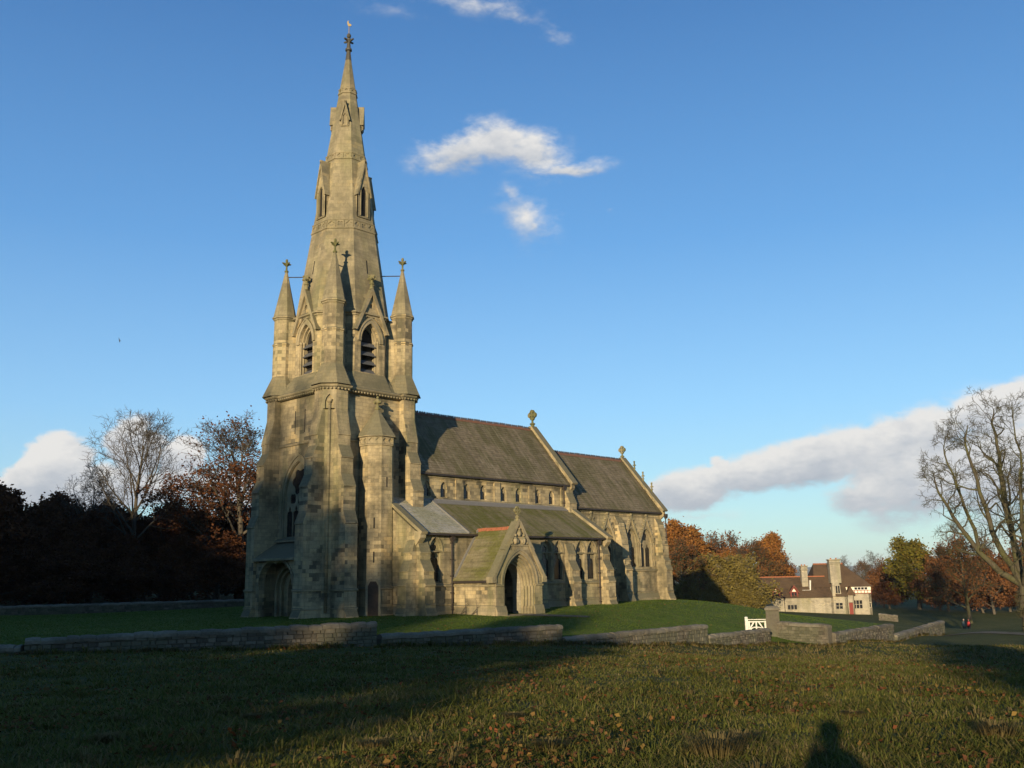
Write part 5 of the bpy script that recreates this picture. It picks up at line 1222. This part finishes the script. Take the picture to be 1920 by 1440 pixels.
# --- wood to the left of the tower
GW = 'trees of the dark wood beside the tower'
plant('bare_tree', T_BARE, place(240, 116), .4, .93, 'tall bare tree with a round twiggy crown against white cloud beside the tower', 'tree', GW)
plant('bare_tree', T_BARE2, place(168, 122), 2.0, .84, 'smaller bare tree close beside the tall round crowned one', 'tree', GW)
plant('beech_tree', T_BEECH, place(447, 112), 1.2, 1.0, 'beech with brown leaves low in its crown close behind the tower', 'tree', GW, sxy=1.3)
rr = random.Random(5)
for i, (px_, D, s, tp) in enumerate([(-40, 118, 1.15, 0), (15, 124, 1.18, 0), (70, 119, .98, 1), (120, 126, 1.0, 1), (165, 118, .9, 1), (205, 125, .98, 0), (255, 121, .88, 1), (300, 119, .86, 0), (345, 124, .95, 0), (390, 119, .95, 0), (425, 126, 1.05, 0), (470, 121, 1.0, 0), (505, 127, 1.05, 0), (45, 113, .75, 1), (140, 112, .7, 1), (230, 114, .66, 1), (320, 112, .66, 0), (400, 110, .7, 0), (-90, 112, 1.2, 0), (540, 122, .9, 0), (95, 132, 1.15, 1), (280, 134, 1.1, 0), (190, 136, 1.1, 1)]):
    plant('wood_tree', T_DENSE2 if tp else T_DENSE, place(px_, D), rr.uniform(0, 6.28), s*.80, ['dense brown leaved tree in the shaded wood beside the tower', 'very dark leafy tree in the deepest part of the wood beside the tower'][tp], 'tree', GW, sxy=1.15)
for i in range(11):
    plant('thicket', T_DENSE2 if i < 7 else T_DENSE, place(-20+48*i, 109+3*(i % 3)), i*1.3, .36+.04*(i % 2), 'low dark thicket under the trees behind the far wall', 'shrub', GW, sxy=2.0)
# --- copse right of the chancel
GC = 'trees of the autumn copse beyond the chancel'
for px_, D, s, tp, nm, lb in [(1266, 178, 1.05, T_ORANGE, 'orange_tree', 'tall bright orange tree close beside the chancel end'), (1302, 184, 1.02, T_ORANGE, 'orange_tree', 'orange leaved tree second from the chancel end in the copse'), (1336, 190, .98, T_RUST, 'rust_tree', 'rust brown tree with a bare top behind the willow'), (1366, 196, 1.02, T_RUST, 'rust_tree', 'rust brown tree with twiggy top in the middle of the copse'),
                             (1392, 192, 1.0, T_BARE2, 'bare_tree', 'grey bare twiggy tree among the rust trees of the copse'), (1420, 205, 1.0, T_TWIGGY, 'twiggy_tree', 'bare brown twiggy tree between the willow and the cottage'), (1446, 212, 1.05, T_ORANGE, 'orange_tree', 'narrow dark orange tree behind the cottage gable'), (1466, 222, .8, T_RUST, 'rust_tree', 'low rust tree showing over the cottage roof end'), (1474, 230, .95, T_BARE2, 'bare_tree', 'thin bare tree standing alone over the cottage ridge'),
                             (1342, 172, 1.0, T_WILLOW, 'willow_tree', 'yellow green willow with drooping twigs in front of the copse'), (1378, 170, .98, T_WILLOW, 'willow_tree', 'olive willow second in front of the copse'), (1274, 168, .85, T_TWIGGY, 'twiggy_tree', 'pale stemmed twiggy tree beside the chancel buttress'), (1372, 178, .7, T_ORANGE, 'orange_tree', 'low golden bush like tree between the willows'), (1312, 172, .62, T_TWIGGY, 'twiggy_tree', 'low tangled bare tree at the foot of the orange trees')]:
    s2 = s*(.62 if tp is T_BARE2 else 1); plant(nm, tp, place(px_, D), rr.uniform(0, 6.28), s2, lb, 'tree', GC, sxy=1.3 if tp is T_WILLOW else 1.0)
for px_, D, s, lb in [(1290, 166, .34, 'low brown thicket at the foot of the pale twiggy tree'), (1330, 168, .30, 'low brown thicket between the willow stems'), (1394, 168, .30, 'low brown thicket beside the willows')]:
    plant('thicket', T_WILLOW, place(px_, D), rr.uniform(0, 6.28), s*1.5, lb.replace('brown', 'olive'), 'shrub', GC, sxy=1.5)
# --- trees beyond the cottage
GR = 'park trees beyond the cottage'
for px_, D, s, tp, nm, lb in [(1588, 262, .62, T_BARE2, 'bare_tree', 'small bare tree seen over the hipped cottage roof'), (1640, 236, .66, T_BARE2, 'bare_tree', 'slim bare tree right beside the cottage'), (1690, 244, .82, T_BARE2, 'bare_tree', 'bare tree with a wide twiggy crown behind the yellow oak'), (1722, 212, .98, T_OAK, 'oak_tree', 'broad yellow green oak beyond the cottage'), (1655, 222, .72, T_RUST, 'rust_tree', 'dark brown tree between the cottage and the yellow oak'),
                             (1815, 168, .98, T_TWIGGY, 'twiggy_tree', 'brown twiggy tree with a short forked trunk above the walkers'), (1775, 205, .9, T_RUST, 'rust_tree', 'rust brown tree behind the twiggy park tree'), (1860, 196, .95, T_RUST, 'rust_tree', 'rust brown tree behind the big lime trunk'), (1915, 200, .95, T_RUST, 'rust_tree', 'rust brown tree at the edge of the park wood'), (1618, 330, .8, T_TWIGGY, 'twiggy_tree', 'distant brown tree low beside the cottage chimney'), (1800, 330, 1.3, T_BARE2, 'bare_tree', 'distant bare tree behind the park trees')]:
    plant(nm, tp, place(px_, D), rr.uniform(0, 6.28), s, lb, 'tree', GR, sxy=1.12 if tp is T_OAK else 1.0)
for px_, D, s, lb in [(1665, 214, .4, 'low brown thicket at the foot of the yellow oak'), (1760, 208, .42, 'low brown thicket behind the twiggy park tree'), (1840, 200, .42, 'low brown thicket between the twiggy tree and the lime'), (1890, 205, .45, 'low brown thicket behind the lime trunk'), (1950, 200, .45, 'low brown thicket at the end of the park wood')]:
    plant('thicket', T_DENSE, place(px_, D), rr.uniform(0, 6.28), s, lb, 'shrub', GR, sxy=2.0)
# --- the big bare lime
lx, ly, lz = place(1924, 104); lr = Vector((math.sin(R(20)), -math.cos(R(20)), 0)); lf = Vector((math.cos(R(20)), math.sin(R(20)), 0))
def L3(u, w_, z): p = lr*u+lf*w_; return (p.x, p.y, z)
tb = L3(0, 0, -.4); f0 = L3(-.1, 0, 4.6)
stems = [([tb, L3(-.1, 0, 2), f0], .72, .6),
         ([f0, L3(-2.2, .3, 6.3), L3(-4.6, .6, 9.0), L3(-6.2, .4, 12.5), L3(-7.6, .2, 15.2), L3(-8.0, .0, 17.6)], .42, .05),
         ([L3(-4.0, .6, 8.4), L3(-4.6, 1, 12), L3(-5.6, 1, 16), L3(-6.6, .8, 19.5), L3(-6.3, .8, 21.5)], .24, .03),
         ([f0, L3(-1.8, -.5, 8), L3(-3.0, -.8, 12), L3(-3.6, -1, 16.5), L3(-4.3, -1, 20.5), L3(-3.9, -1.2, 22.4)], .40, .05),
         ([f0, L3(-.6, 1, 9), L3(-1.0, 1.6, 14), L3(-.8, 2, 19), L3(-1.3, 2.2, 23.0), L3(-.9, 2.2, 24.6)], .42, .05),
         ([f0, L3(.6, -1, 9), L3(.5, -2, 14), L3(.9, -2.4, 19), L3(.6, -2.5, 23.5)], .32, .04),
         ([f0, L3(2.2, .6, 8), L3(3.8, 1, 13), L3(5, 1, 18), L3(5.4, 1, 22)], .32, .04), ([f0, L3(2.6, -.6, 6.5), L3(5.6, -1, 10), L3(7.6, -1.4, 15), L3(8.6, -1.4, 18)], .38, .05),
         ([f0, L3(-.3, 3, 8), L3(-.6, 5, 13), L3(-.6, 6, 18), L3(0, 6.5, 20)], .36, .05), ([f0, L3(.2, -3, 8), L3(0, -5, 12), L3(.4, -6, 17)], .34, .05)]
T_LIME = tree_proto('lime', 31, 25, .9, bark=BARK_M, first=14, spread=(0, 0, 0, .33), nl=(5, 4, 3), twig=.018, stems=stems, wob=.22, up=.03)
plant('lime_tree', T_LIME, (lx, ly, lz), 0, .87, 'big bare lime with many rising mossy stems standing by the park track', 'tree')

# --- trees behind and beside the photographer; their shade lies over the field and the foot of the tower
sdv = Vector((math.cos(R(SUN_AZ)), math.sin(R(SUN_AZ)), 0)); spv = Vector((-sdv.y, sdv.x, 0))
def shade_tree(s, t_, h0, lb, parts=T_SHADE, wid=1.0, grp='trees behind the photographer', base=24):
    """h0 = height that the shadow of the tree top has reached at the church"""
    p = sdv*t_+spv*s; z = gz(p.x, p.y); H = h0-math.tan(R(SUN_EL))*t_-z
    plant('field_tree', parts, (p.x, p.y, z), (s*7+t_) % 6.28, H/base, lb, 'tree', grp, sxy=wid)
LBL = 'tall brown leaved tree behind the photographer shading the left of the field'; LBR = 'leafy tree behind the photographer shading the right edge of the field'
for s in (-17, -10): shade_tree(s, -150, -.6, LBL)
for s in (-16.5, -7): shade_tree(s, -128, -1.5, LBL)
for s in (-.5, 6, 14, 22, 30, 38): shade_tree(s, -146+(s % 5), 6.6+(s % 3)*.8, LBL)
for s in (2.5, 10, 18, 26, 34, 43): shade_tree(s, -128-(s % 4), 5.8+(s % 3)*.7, LBL)
for s in (1.0, 4.5, 9.0): shade_tree(s, -112, 14.5, 'slender bare tree behind the photographer dappling the tower', T_BARE2, .55, base=17)
shade_tree(-22.6, -100, -2.9, LBL, wid=1.2); shade_tree(-21.5, -88, -3.6, LBL, wid=1.35); shade_tree(-15, -100, -3.2, LBL, wid=1.2)
for s, t_, h in ((23, -46, 10), (29, -52, 13.5), (35, -42, 15), (41, -48, 15.5)): shade_tree(s, t_, h, 'brown leaved tree in the wood running on past the dark trees', grp=GW)
for s in (-41, -49, -58): shade_tree(s, -112, -.8, LBR, wid=1.1)
# the wood goes on out of the frame on the left and keeps the near edge dark
for s, t_, H in [(46, -10, 21), (52, -2, 22), (58, -22, 20), (40, -28, 14), (64, 0, 24), (70, -14, 24), (50, -38, 18), (76, 4, 26), (36, -60, 10), (44, -70, 12), (56, -60, 16), (84, -8, 24)]:
    shade_tree(s, t_, H, 'brown leaved tree in the wood running on past the dark trees', grp=GW)

# ================================================================== grass, leaves, people
def in_poly(x, y, poly):
    c = np.zeros(x.shape, bool); n = len(poly); j = n-1
    for i in range(n):
        xi, yi = poly[i][0], poly[i][1]; xj, yj = poly[j][0], poly[j][1]
        c ^= ((yi > y) != (yj > y)) & (x < (xj-xi)*(y-yi)/(yj-yi+1e-12)+xi); j = i
    return c
lawn_poly = [WP[k] for k in 'abcdefg']+back
NT_ = 36000
r = np.random.default_rng(3)
D = 5.5*np.exp(r.uniform(0, 1, NT_)**.85*math.log(75/5.5)); az = r.uniform(4, 83, NT_)
tx = CAM.x+D*np.cos(np.radians(az)); ty = CAM.y+D*np.sin(np.radians(az))
ok = ~in_poly(tx, ty, lawn_poly); tx, ty, D = tx[ok], ty[ok], D[ok]
# patches: long straw near the wall, shorter green elsewhere
def vnoise(x, y, s, seed):
    q = np.random.default_rng(seed); out = 0
    for k in range(7):
        a = q.uniform(0, 6.28); f = s*q.uniform(.5, 1.8); out = out+np.sin((x*np.cos(a)+y*np.sin(a))*f+q.uniform(0, 6.28))
    return out/7
pn = 1.3*vnoise(tx, ty, .5, 1)+1.0*vnoise(tx, ty, 2.3, 2)
PER = 11
N = len(tx)*PER
bx = np.repeat(tx, PER)+r.normal(0, .10, N)*np.repeat(D/12, PER)**.5; by = np.repeat(ty, PER)+r.normal(0, .10, N)*np.repeat(D/12, PER)**.5
bd = np.repeat(D, PER); bp = np.repeat(pn, PER)
bz = ground_np(bx, by)-.01
hgt = r.uniform(.03, .11, N)*(1+.6*np.clip(bp, -1, 1.5))*np.where(r.uniform(size=N) < .03, 2.0, 1.0)*(1+np.clip((bd-40)/40, 0, .6)); hgt = np.clip(hgt, .03, .5)
wd_ = .0035*(1+bd/9); th = r.uniform(0, 6.28, N); lean = r.uniform(.5, 2.2, N); th = np.repeat(r.uniform(0, 6.28, len(tx)), PER)+r.normal(0, .9, N); lx_, ly_ = np.cos(th)*lean*hgt, np.sin(th)*lean*hgt
pxv, pyv = -np.sin(th)*wd_, np.cos(th)*wd_
B = np.stack([bx, by, bz], 1); pv = np.stack([pxv, pyv, 0*pxv], 1)
mid = B+np.stack([lx_*.35, ly_*.35, hgt*.6], 1); tip = B+np.stack([lx_, ly_, hgt*.95], 1)
V = np.stack([B-pv, B+pv, mid+pv*.7, mid-pv*.7, tip], 1).reshape(-1, 3)
def blades(name, sel, mat):
    Vs_ = V.reshape(-1, 5, 3)[sel]; n = len(Vs_); b = np.arange(n)[:, None]*5
    me = bpy.data.meshes.new(name); verts = Vs_.reshape(-1, 3)
    tri = np.concatenate([b+np.array([[0, 1, 2]]), b+np.array([[0, 2, 3]]), b+np.array([[3, 2, 4]])], 1).reshape(-1, 3)
    return quad_mesh(name, verts, tri, mat)
def grass_mat(name, cols):
    m, t = new_mat(name); ge = t.n('ShaderNodeNewGeometry')
    c = t.ramp(ge.outputs['Random Per Island'], [(i/(len(cols)-1), cc) for i, cc in enumerate(cols)])
    big = t.noise(ge.outputs['Position'], .5, 4); c = t.mix(.6, c, t.ramp(big, [(.3, g(.6)), (.7, g(1.3))]), 'MULTIPLY')
    d = t.n('ShaderNodeBsdfDiffuse', {0: c}); tr = t.n('ShaderNodeBsdfTranslucent', {0: c}); mx = t.n('ShaderNodeMixShader', {0: .25, 1: d, 2: tr}); t.n('ShaderNodeOutputMaterial', {0: mx}); return m
GREEN = grass_mat('grass_blade', [rgb(.058, .070, .015), rgb(.098, .108, .024), rgb(.145, .13, .036), rgb(.072, .090, .019), rgb(.17, .135, .05)])
STRAW = grass_mat('straw_blade', [rgb(.15, .115, .048), rgb(.20, .155, .068), rgb(.11, .088, .036)])
# coarse tussocks grow in clumps over the whole pasture
nt_ = 230; tD = 8*np.exp(r.uniform(0, 1, nt_)*math.log(58/8)); ta = r.uniform(11, 77, nt_); cx_ = CAM.x+tD*np.cos(np.radians(ta)); cy_ = CAM.y+tD*np.sin(np.radians(ta))
wallpts = []
for k0, k1 in (('b', 'c'), ('c2', 'd'), ('d', 'e'), ('e', 'f'), ('f', 'g'), ('g', 'h'), ('i', 'j')):
    A_, B_ = np.array(WP[k0]), np.array(WP[k1]); q_ = r.uniform(0, 1, (int(np.linalg.norm(B_-A_)*5), 1)); wallpts.append(A_+(B_-A_)*q_+(np.array([CAM.x, CAM.y])-(A_+B_)/2)/np.linalg.norm(np.array([CAM.x, CAM.y])-(A_+B_)/2)*r.uniform(.35, 1.3, q_.shape))
wp_ = np.concatenate(wallpts); okk = ~in_poly(cx_, cy_, lawn_poly); cx_ = np.concatenate([cx_[okk], wp_[:, 0]]); cy_ = np.concatenate([cy_[okk], wp_[:, 1]])
KB = 46; n2_ = len(cx_)*KB; isw = np.repeat(np.arange(len(cx_)) >= okk.sum(), KB)
ss = np.repeat(r.uniform(.5, 1.3, len(cx_)), KB)*np.where(isw, 1.0, .6); a_ = r.uniform(0, 6.28, n2_); ra_ = np.abs(r.normal(0, .11, n2_))*ss; h_ = r.uniform(.06, .32, n2_)*ss*np.where(isw, .85, 1)
fx, fy = np.repeat(cx_, KB)+ra_*np.cos(a_), np.repeat(cy_, KB)+ra_*np.sin(a_); dd_ = np.hypot(fx-CAM.x, fy-CAM.y); c_ = np.stack([fx, fy, ground_np(fx, fy)-.01], 1)
o2_ = np.stack([np.cos(a_), np.sin(a_), 0*a_], 1); pr2 = np.stack([-np.sin(a_), np.cos(a_), 0*a_], 1)*(.003*(1+dd_/10))[:, None]; zz_ = lambda q: np.stack([0*q, 0*q, q], 1)
V3 = np.stack([c_-pr2, c_+pr2, c_+o2_*(h_*.35)[:, None]+zz_(h_*.8)+pr2*.8, c_+o2_*(h_*.35)[:, None]+zz_(h_*.8)-pr2*.8, c_+o2_*(h_*r.uniform(.5, 1.6, n2_))[:, None]+zz_(h_*.7)], 1).reshape(-1, 3)
V = np.concatenate([V, V3]); bp = np.concatenate([bp, np.full(n2_, .2)]); bd = np.concatenate([bd, dd_]); bx = np.concatenate([bx, fx]); by = np.concatenate([by, fy]); N = N+n2_
extra = np.concatenate([np.zeros(N-n2_, bool), np.repeat(r.uniform(size=len(cx_)) < .4, KB)])
isS = extra | (r.uniform(size=N) < np.clip(.10+.35*(bp > .55)+.12*(vnoise(bx, by, .35, 21) > .2)+.30*(bd > 48), 0, 1))
for nm, sel, mt, lb in (('pasture_grass', ~isS, GREEN, 'tufted green and brown pasture grass'), ('straw_grass', isS, STRAW, 'dry straw coloured grass stalks among the pasture')):
    o = bpy.data.objects.new(nm, blades(nm, sel, mt)); COL.objects.link(o); tag(o, lb, 'grass', kind='stuff')
# pale tussocks
for k, (px_, py_, sc) in enumerate([(1345, 1425, 1.0), (1390, 1400, .7), (1030, 1410, .6), (1870, 1385, .8), (700, 1405, .5), (200, 1395, .55), (1600, 1345, .4), (960, 1350, .45), (470, 1350, .4)]):
    d = ray(px_, py_); t_ = 5.0
    for _ in range(400):
        q = CAM+d*t_
        if q.z < gz(q.x, q.y): break
        t_ += .1
    q = CAM+d*t_; n = 420; a = r.uniform(0, 6.28, n); ra = np.abs(r.normal(0, .16*sc, n)); h = r.uniform(.15, .34, n)*sc
    c = np.stack([q.x+ra*np.cos(a), q.y+ra*np.sin(a), np.full(n, gz(q.x, q.y)-.01)], 1); o2 = np.stack([np.cos(a), np.sin(a), 0*a], 1); pr = np.stack([-np.sin(a), np.cos(a), 0*a], 1)*.005
    V = np.stack([c-pr, c+pr, c+o2*(h*.45)[:, None]+Z_(h*.8)+pr*.8, c+o2*(h*.45)[:, None]+Z_(h*.8)-pr*.8, c+o2*(h*1.1)[:, None]+Z_(h*.75)], 1).reshape(-1, 3) if False else np.stack([c-pr, c+pr, c+o2*(h*.45)[:, None]+np.stack([0*h, 0*h, h*.8], 1)+pr*.8, c+o2*(h*.45)[:, None]+np.stack([0*h, 0*h, h*.8], 1)-pr*.8, c+o2*(h*1.1)[:, None]+np.stack([0*h, 0*h, h*.72], 1)], 1).reshape(-1, 3)
    o = bpy.data.objects.new('grass_tussock', blades('grass_tussock', np.arange(n), STRAW)); COL.objects.link(o)
    tag(o, 'pale dry grass tussock standing in the pasture', 'tussock', 'dry tussocks in the pasture')
# fallen leaves
n = 30000; D = 7.5*np.exp(r.uniform(0, 1, n)**.8*math.log(55/7.5)); az = r.uniform(12, 76, n)
x_ = CAM.x+D*np.cos(np.radians(az)); y_ = CAM.y+D*np.sin(np.radians(az)); keep = (~in_poly(x_, y_, lawn_poly)) & (vnoise(x_, y_, .9, 9)+.35*vnoise(x_, y_, 3, 4) > r.uniform(-.2, .75, n))
x_, y_, D = x_[keep], y_[keep], D[keep]; n = len(x_); z_ = ground_np(x_, y_)+r.uniform(.03, .11, n)
pt = np.stack([x_, y_, z_], 1); nn_ = r.normal(size=(n, 3))*.45+np.array([0, 0, 1]); nn_ /= np.linalg.norm(nn_, axis=1)[:, None]
u_ = np.cross(nn_, r.normal(size=(n, 3))); u_ /= np.linalg.norm(u_, axis=1)[:, None]; v_ = np.cross(nn_, u_); s_ = (.023*r.uniform(.4, 1.7, n)*(1+D/45))[:, None]
V2 = np.stack([pt-u_*s_, pt-v_*s_*.75+nn_*s_*.2, pt+u_*s_, pt+v_*s_*.75+nn_*s_*.2], 1).reshape(-1, 3)
L_FALL = leaf_mat('fallen_leaf', [rgb(.13, .045, .02), rgb(.16, .068, .026), rgb(.085, .038, .022), rgb(.19, .125, .035), rgb(.12, .058, .03), rgb(.09, .04, .022)], .1)
o = bpy.data.objects.new('fallen_leaves', quad_mesh('fallen_leaves', V2, np.arange(4*n).reshape(-1, 4), L_FALL)); COL.objects.link(o); tag(o, 'scattered fallen orange and brown leaves in the grass', 'leaves', kind='stuff')

n = 5200; x_ = r.uniform(-30, 45, n); y_ = r.uniform(-34, -9.3, n); keep = in_poly(x_, y_, lawn_poly) & (vnoise(x_, y_, .5, 31)+.5*vnoise(x_, y_, 2, 32) > r.uniform(-.3, .9, n)) & ~((x_ > 3.2) & (x_ < 9.4) & (y_ > -13.4))
x_, y_ = x_[keep], y_[keep]; n = len(x_); pt = np.stack([x_, y_, ground_np(x_, y_)+.075], 1); u_ = r.normal(size=(n, 3)); u_[:, 2] *= .3; u_ /= np.linalg.norm(u_, axis=1)[:, None]; v_ = np.stack([-u_[:, 1], u_[:, 0], r.normal(0, .3, n)], 1); s_ = r.uniform(.03, .075, n)[:, None]
V4 = np.stack([pt-u_*s_, pt-v_*s_*.7, pt+u_*s_, pt+v_*s_*.7], 1).reshape(-1, 3)
o = bpy.data.objects.new('lawn_leaves', quad_mesh('lawn_leaves', V4, np.arange(4*n).reshape(-1, 4), L_FALL)); COL.objects.link(o); tag(o, 'thin scatter of brown leaves blown over the churchyard lawn', 'leaves', kind='stuff')

# mown blades of the lawn
n = 210000; D = 42*np.exp(r.uniform(0, 1, n)*math.log(125/42)); az = r.uniform(21, 77, n); x_ = CAM.x+D*np.cos(np.radians(az)); y_ = CAM.y+D*np.sin(np.radians(az)); keep = in_poly(x_, y_, lawn_poly) & ~((x_ > .5) & (x_ < 34.6) & (np.abs(y_) < 4.2)) & ~((x_ > .5) & (x_ < 21.3) & (np.abs(y_) < 8.3)) & ~((x_ > 4) & (x_ < 8.6) & (y_ > -13.2) & (y_ < -8)) & ~((np.abs(x_) < 4) & (np.abs(y_) < 4))
x_, y_, D = x_[keep], y_[keep], D[keep]; n = len(x_); th = r.uniform(0, 6.28, n); h = r.uniform(.02, .055, n); wv = .012*(1+D/40); c_ = np.stack([x_, y_, ground_np(x_, y_)+.045], 1); e_ = np.stack([np.cos(th), np.sin(th), 0*th], 1)*wv[:, None]; l_ = np.stack([-np.sin(th)*h*.7, np.cos(th)*h*.7, h], 1)
V5 = np.stack([c_-e_, c_+e_, c_+l_+e_*.2], 1).reshape(-1, 3)
LBLADE = grass_mat('lawn_blade', [rgb(.050, .085, .012), rgb(.075, .115, .018), rgb(.105, .125, .028), rgb(.06, .10, .015)])
o = bpy.data.objects.new('lawn_grass', quad_mesh('lawn_grass', V5, np.arange(3*n).reshape(-1, 3), LBLADE)); COL.objects.link(o); tag(o, 'short mown grass of the churchyard lawn', 'grass', kind='stuff')

# people: skeleton + skin
def person(name, loc, rz, joints, edges, label, mats, sub=2, extra=None, group=None):
    root = empty(name, loc, rz, label, 'person', group)
    me = bpy.data.meshes.new('body'); names = list(joints); me.from_pydata([joints[k][0] for k in names], [(names.index(a), names.index(b)) for a, b in edges], [])
    o = bpy.data.objects.new('body', me); COL.objects.link(o); o.parent = root
    md = o.modifiers.new('skin', 'SKIN'); sk = me.skin_vertices[0].data if me.skin_vertices else None
    if sk is None:
        import bmesh
        bm = bmesh.new(); bm.from_mesh(me); bm.verts.layers.skin.verify(); bm.to_mesh(me); bm.free(); sk = me.skin_vertices[0].data
    for i, k in enumerate(names):
        rr_ = joints[k][1]; sk[i].radius = rr_ if isinstance(rr_, tuple) else (rr_, rr_); sk[i].use_root = (k == 'pelvis')
    s = o.modifiers.new('sub', 'SUBSURF'); s.levels = sub; s.render_levels = sub
    me.materials.append(mats)
    return root
SKIN = plain('skin', rgb(.45, .27, .19), .6, .1)
def standing(arms):
    J = {'pelvis': ((0, 0, .95), (.16, .12)), 'waist': ((0, 0, 1.12), (.15, .11)), 'chest': ((0, .0, 1.32), (.18, .13)), 'neckb': ((0, 0, 1.46), (.09, .08)), 'neck': ((0, .01, 1.53), .06), 'head': ((0, .02, 1.63), (.085, .1)), 'crown': ((0, .02, 1.73), (.07, .085))}
    E = [('pelvis', 'waist'), ('waist', 'chest'), ('chest', 'neckb'), ('neckb', 'neck'), ('neck', 'head'), ('head', 'crown')]
    for s, n_ in ((-1, 'l'), (1, 'r')):
        J[n_+'hip'] = ((s*.1, 0, .88), .095); J[n_+'knee'] = ((s*.11, .03, .5), .068); J[n_+'ank'] = ((s*.12, 0, .1), .05); J[n_+'toe'] = ((s*.13, .16, .05), .045)
        J[n_+'sh'] = ((s*.19, 0, 1.40), .07); J[n_+'el'] = ((s*arms[0][0], arms[0][1], arms[0][2]), .052); J[n_+'wr'] = ((s*arms[1][0], arms[1][1], arms[1][2]), .036)
        E += [('pelvis', n_+'hip'), (n_+'hip', n_+'knee'), (n_+'knee', n_+'ank'), (n_+'ank', n_+'toe'), ('neckb', n_+'sh'), (n_+'sh', n_+'el'), (n_+'el', n_+'wr')]
        wx, wy, wz = J[n_+'wr'][0]
        J[n_+'palm'] = ((wx-s*.01, wy+.05*(1 if arms[1][2] > 1.2 else 0), wz+(.05 if arms[1][2] > 1.2 else -.07)), (.035, .018)); E.append((n_+'wr', n_+'palm'))
        for f in range(4):
            px_, py_, pz_ = J[n_+'palm'][0]; dz = .05 if arms[1][2] > 1.2 else -.07; k = n_+'f%d' % f; J[k] = ((px_-s*.03+s*.02*f, py_+.01, pz_+dz), .010); E.append((n_+'palm', k))
    return J, E
J, E = standing(((.30, .10, 1.18), (.11, .24, 1.50)))
ph = CAM-Vector((FW.x, FW.y, 0)).normalized()*.42; rzp = math.atan2(FW.y, FW.x)-math.pi/2
pr_ = person('person', (ph.x, ph.y, gz(ph.x, ph.y)), rzp, J, E, 'person in a dark coat holding a camera up to the eye', COAT)
def eyes(root, sk=SKIN):
    mb = MB(); mb.ball((0, .03, 1.655), .098, 10, 1.25); mb.ball((0, .135, 1.645), .018, 6, 1.4)
    for s in (-1, 1): mb.ball((s*.1, .02, 1.65), .022, 6, 1.5)
    h = mb.build('face', sk, root, True)
    mb = MB()
    for s in (-1, 1): mb.ball((s*.036, .122, 1.672), .012, 6)
    mb.ball((0, .128, 1.60), .016, 6, .4); mb.build('features', COAT, root)
eyes(pr_); mb = MB(); mb.ball((0, -.02, 1.68), .165, 12, 1.0); mb.build('hat', COAT, pr_, True)
mb = MB(); mb.rings([[(a*math.cos(q), b*math.sin(q), z) for q in [2*math.pi*i/14 for i in range(14)]] for z, a, b in ((.55, .36, .26), (.95, .33, .22), (1.25, .32, .2), (1.42, .26, .15), (1.5, .12, .1))]); mb.build('coat', COAT, pr_, True)
mb = MB(); mb.box(-.06, .06, .20, .26, 1.50, 1.58); mb.build('hand_held_camera', IRON, pr_)
# two walkers down in the park
J, E = standing(((.26, .02, 1.15), (.24, .12, .92)))
for px_, cm, lb in ((1801, plain('grey_green_coat', rgb(.20, .22, .17), .9), 'walker in a pale grey green coat beside the one in red'), (1810, plain('red_jacket', rgb(.50, .05, .04), .9), 'walker in a red jacket on the park slope')):
    p = place(px_, 150); pr_ = person('person', p, R(20+60), J, E, lb, COAT, 1, group='walkers in the park'); eyes(pr_)
    mb = MB(); mb.rings([[(a*math.cos(q), b*math.sin(q), z) for q in [2*math.pi*i/12 for i in range(12)]] for z, a, b in ((.78, .25, .18), (1.1, .23, .16), (1.38, .22, .15), (1.47, .1, .09))]); mb.build('jacket', cm, pr_, True)
    mb = MB(); mb.ball((0, .0, 1.72), .105, 8, .8); mb.build('hat', cm, pr_, True)
# a distant bird in the sky
d = ray(224, 638); bp_ = CAM+d*160
mb = MB(); mb.ball((0, 0, 0), .09, 6); mb.plate((0, 0, .02), X, Y, [(0, -.07), (.3, -.02), (.62, .06), (.28, .09), (0, .07), (-.28, .09), (-.62, .06), (-.3, -.02)], [], .02); mb.plate((0, -.08, 0), X, Y, [(-.04, 0), (.04, 0), (.07, -.16), (-.07, -.16)], [], .015)
o = mb.build('bird', BRONZE); o.location = bp_; o.rotation_euler = (.5, .5, 1.0); tag(o, 'small dark bird gliding high in the blue sky', 'bird')

# ================================================================== haze: the air itself
mb = MB(); mb.box(CAM.x-13500, CAM.x+13500, CAM.y-13500, CAM.y+13500, -30, 190)
m = bpy.data.materials.new('air'); m.use_nodes = True; nt = m.node_tree; nt.nodes.clear()
pv_ = nt.nodes.new('ShaderNodeVolumePrincipled'); pv_.inputs['Color'].default_value = (.80, .88, 1, 1); pv_.inputs['Density'].default_value = 6e-5; pv_.inputs['Anisotropy'].default_value = 0.0
ou = nt.nodes.new('ShaderNodeOutputMaterial'); nt.links.new(pv_.outputs[0], ou.inputs['Volume'])
o = mb.build('haze', m); tag(o, 'thin blue haze in the far distance', kind='stuff')
